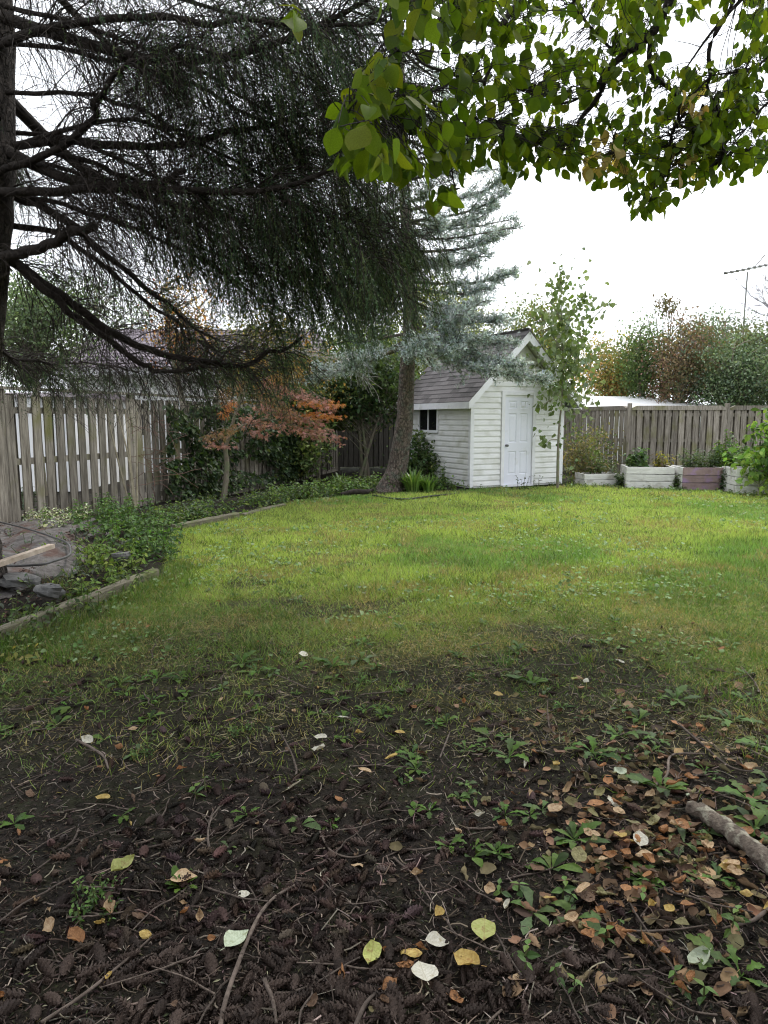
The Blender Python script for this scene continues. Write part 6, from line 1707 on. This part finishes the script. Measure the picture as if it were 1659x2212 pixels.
P = np.array([gpt(a, b, .012) for a, b in zip(x, y)])
lt = Geo()
for sh in range(8):
    m_ = np.arange(n) % 8 == sh
    gs = fallen(*shapes[sh], sh + 20); tv = np.concatenate(gs.V)
    lt.add(*scatter(tv, gs.F[0], P[m_], orient(nrm(np.concatenate([rng.normal(0, 1, (m_.sum(), 2)), rng.normal(0, .3, (m_.sum(), 1))], 1)), rng.normal(0, .3, m_.sum())), rng.uniform(.03, .07, m_.sum())[:, None] * np.ones(3), pick([(.10, .06, .036), (.17, .10, .055), (.26, .17, .10), (.12, .10, .05), (.06, .04, .028)], m_.sum())))
tag(obj('leaf_litter', lt.mesh('leaf_litter', M['litter'], True)), 'broken brown leaf litter under the larger fallen leaves', 'litter', kind='stuff')

# ------------------------------------------------------------------ dandelions and other broad weeds
def rosette(nlv, ln, wd, lobes, pal, seed):
    g_ = Geo(); k = 9
    for i in range(nlv):
        a = i * 2.4 + rng.normal(0, .3); l = ln * rng.uniform(.6, 1.1); e0 = rng.uniform(.25, 1.1)
        t = np.linspace(0, 1, k)
        out_ = np.array([math.cos(a), math.sin(a), 0]); side = np.array([-math.sin(a), math.cos(a), 0])
        up = l * (math.sin(e0) * t - (.35 + .55 * rng.random()) * math.sin(e0) * t ** 2.2)
        P = out_[None] * (l * math.cos(e0 * .7) * t)[:, None] + np.array([0, 0, 1.0])[None] * up[:, None] + side[None] * (rng.normal(0, .1) * l * t ** 2)[:, None]
        w_ = wd * l * np.array([.10, .16, .34, .55, .8, .95, .9, .6, .04]) * (1 + lobes * np.where(np.arange(k) % 2, .45, -.4))
        tw_ = rng.normal(0, .25)
        V = np.stack([P - side * w_[:, None] + [0, 0, .12 * 1] * w_[:, None] * 1.5, P, P + side * w_[:, None] + [0, 0, .12] * w_[:, None] * 1.5 + [0, 0, 1] * (w_ * tw_)[:, None]], 1).reshape(-1, 3)
        F = []
        for j in range(k - 1):
            b = j * 3; F += [(b, b + 1, b + 4, b + 3), (b + 1, b + 2, b + 5, b + 4)]
        g_.add(V, F, pick(pal, 1, var=.2)[0])
    return g_
DND = [(.06, .12, .018), (.085, .15, .022), (.042, .085, .018)]
GRY = [(.13, .175, .085), (.10, .15, .06), (.08, .13, .04)]
M['weed'] = pmat('weed', attr=True, trans=.25, rough=.55, scale=12, cvar=.25, spec=.22)
dm = [rosette(n_, 1.0, w_, lb_, pl_, i).mesh('dandelion', M['weed'], True) for i, (n_, w_, lb_, pl_) in enumerate([(6, .13, .8, DND), (9, .16, .5, DND), (4, .15, .7, DND), (7, .2, .15, DND), (8, .12, 1.0, DND + GRY), (5, .17, .3, GRY)])]
def weed(x, y, v, s, label, group, name='dandelion'):
    p = gpt(x, y, .002)
    o = obj(name, dm[v], None, p, (0, 0, rng.uniform(0, 6.28)), s); tag(o, label, 'weed', group)
big = [(1190, 1890, 3, .15, 'broad-leaved rosette spreading dark glossy leaves over the leaf litter'), (1240, 1830, 1, .15, 'toothed rosette behind the broad-leaved one in the litter'), (1430, 1720, 1, .2, 'upright weed on the near side of the slender branch'), (1630, 1800, 3, .17, 'dark blue green rosette beside the log'),
       (1540, 1760, 2, .14, 'bright upright seedling before the log'), (1620, 1740, 4, .2, 'long-toothed rosette behind the log'), (1100, 1640, 0, .19, 'dandelion with one long leaf at the litter edge'), (1060, 1600, 2, .15, 'small dandelion beside the pale stick'),
       (260, 1480, 0, .17, 'upright jagged dandelion near the long timber'), (150, 1525, 2, .17, 'flat dandelion leaf fan on the upper soil'), (340, 1470, 4, .17, 'pale green dandelion tuft at the grass edge'), (520, 1440, 1, .18, 'tall dandelion cluster at the grass edge'), (555, 1455, 4, .17, 'light green dandelion with pale stems'),
       (1150, 1475, 1, .2, 'dark dandelion clump in the worn grass'), (720, 1440, 1, .18, 'dandelion clump behind the white leaf'), (780, 1425, 5, .18, 'grey dandelion clump at the grass edge'), (1280, 1640, 4, .18, 'jagged grey rosette in the upper litter'), (1340, 1600, 0, .18, 'green dandelion above the litter'), (1460, 1520, 1, .18, 'spreading dandelion on the worn turf'),
       (1580, 1560, 4, .2, 'silvery rosette by the long thin branch'), (1380, 1560, 3, .14, 'plantain rosette among orange leaves'), (1650, 1620, 4, .2, 'large jagged rosette at the edge of the litter'), (1150, 1990, 5, .14, 'grey green seedling beside the silvery one'), (1240, 2000, 5, .15, 'silvery seedling below the broad-leaved rosette'), (1550, 2080, 2, .13, 'lobed green seedling beside the cupped pale leaf'), (1600, 2120, 0, .14, 'green weed beside the lobed seedling')]
for (x, y, v, s, lb) in big: weed(x, y, v, s * .8, lb, 'single broad weeds')
n = 0
while n < 210:
    y = 1240 + 700 * rng.random() ** 1.6; x = rng.uniform(0, 1659)
    p = gp(x, y)
    if in_bed(p[0], p[1]) or (y > 1600 and x < 850 and rng.random() < .85): continue
    weed(x, y, int(rng.integers(0, 6)), rng.uniform(.04, .10), 'small low weed rosette in the %s' % ('bare soil' if y > 1480 else 'worn grass'), 'small weeds'); n += 1
n = 0
while n < 110:
    y = rng.uniform(1090, 1330); x = rng.uniform(380, 1659); p = gp(x, y)
    if in_bed(p[0], p[1]): continue
    weed(x, y, int(rng.integers(1, 6)), rng.uniform(.05, .095), 'clover-like weed patch in the mown lawn', 'weeds in the mown lawn', 'lawn_weed'); n += 1
for (x, y) in [(190, 1960), (225, 1945), (205, 1990), (300, 1640), (520, 1590)]:
    p = gpt(x, y); herb('feathery_weed', 'small feathery green weed among the cones', 'weed', p, .07, 10, .045, .022, NET, 'feathery weeds', key='fea', node=.012, lean=.9)
for (x, y) in [(1400, 1960), (1330, 2050), (1500, 2150), (1210, 1960), (1230, 2140), (1100, 1940), (1570, 2010), (880, 1700), (1010, 1740), (1120, 2100), (440, 1730)]:
    p = gpt(x, y); herb('seedling', 'thin upright seedling among cones and litter', 'weed', p, .1, 2, .02, .05, NET, 'seedlings in the soil', key='sd2', node=.035, lean=.6)
print('objects', len(bpy.data.objects), 'tris', sum(len(m.polygons) for m in bpy.data.meshes))
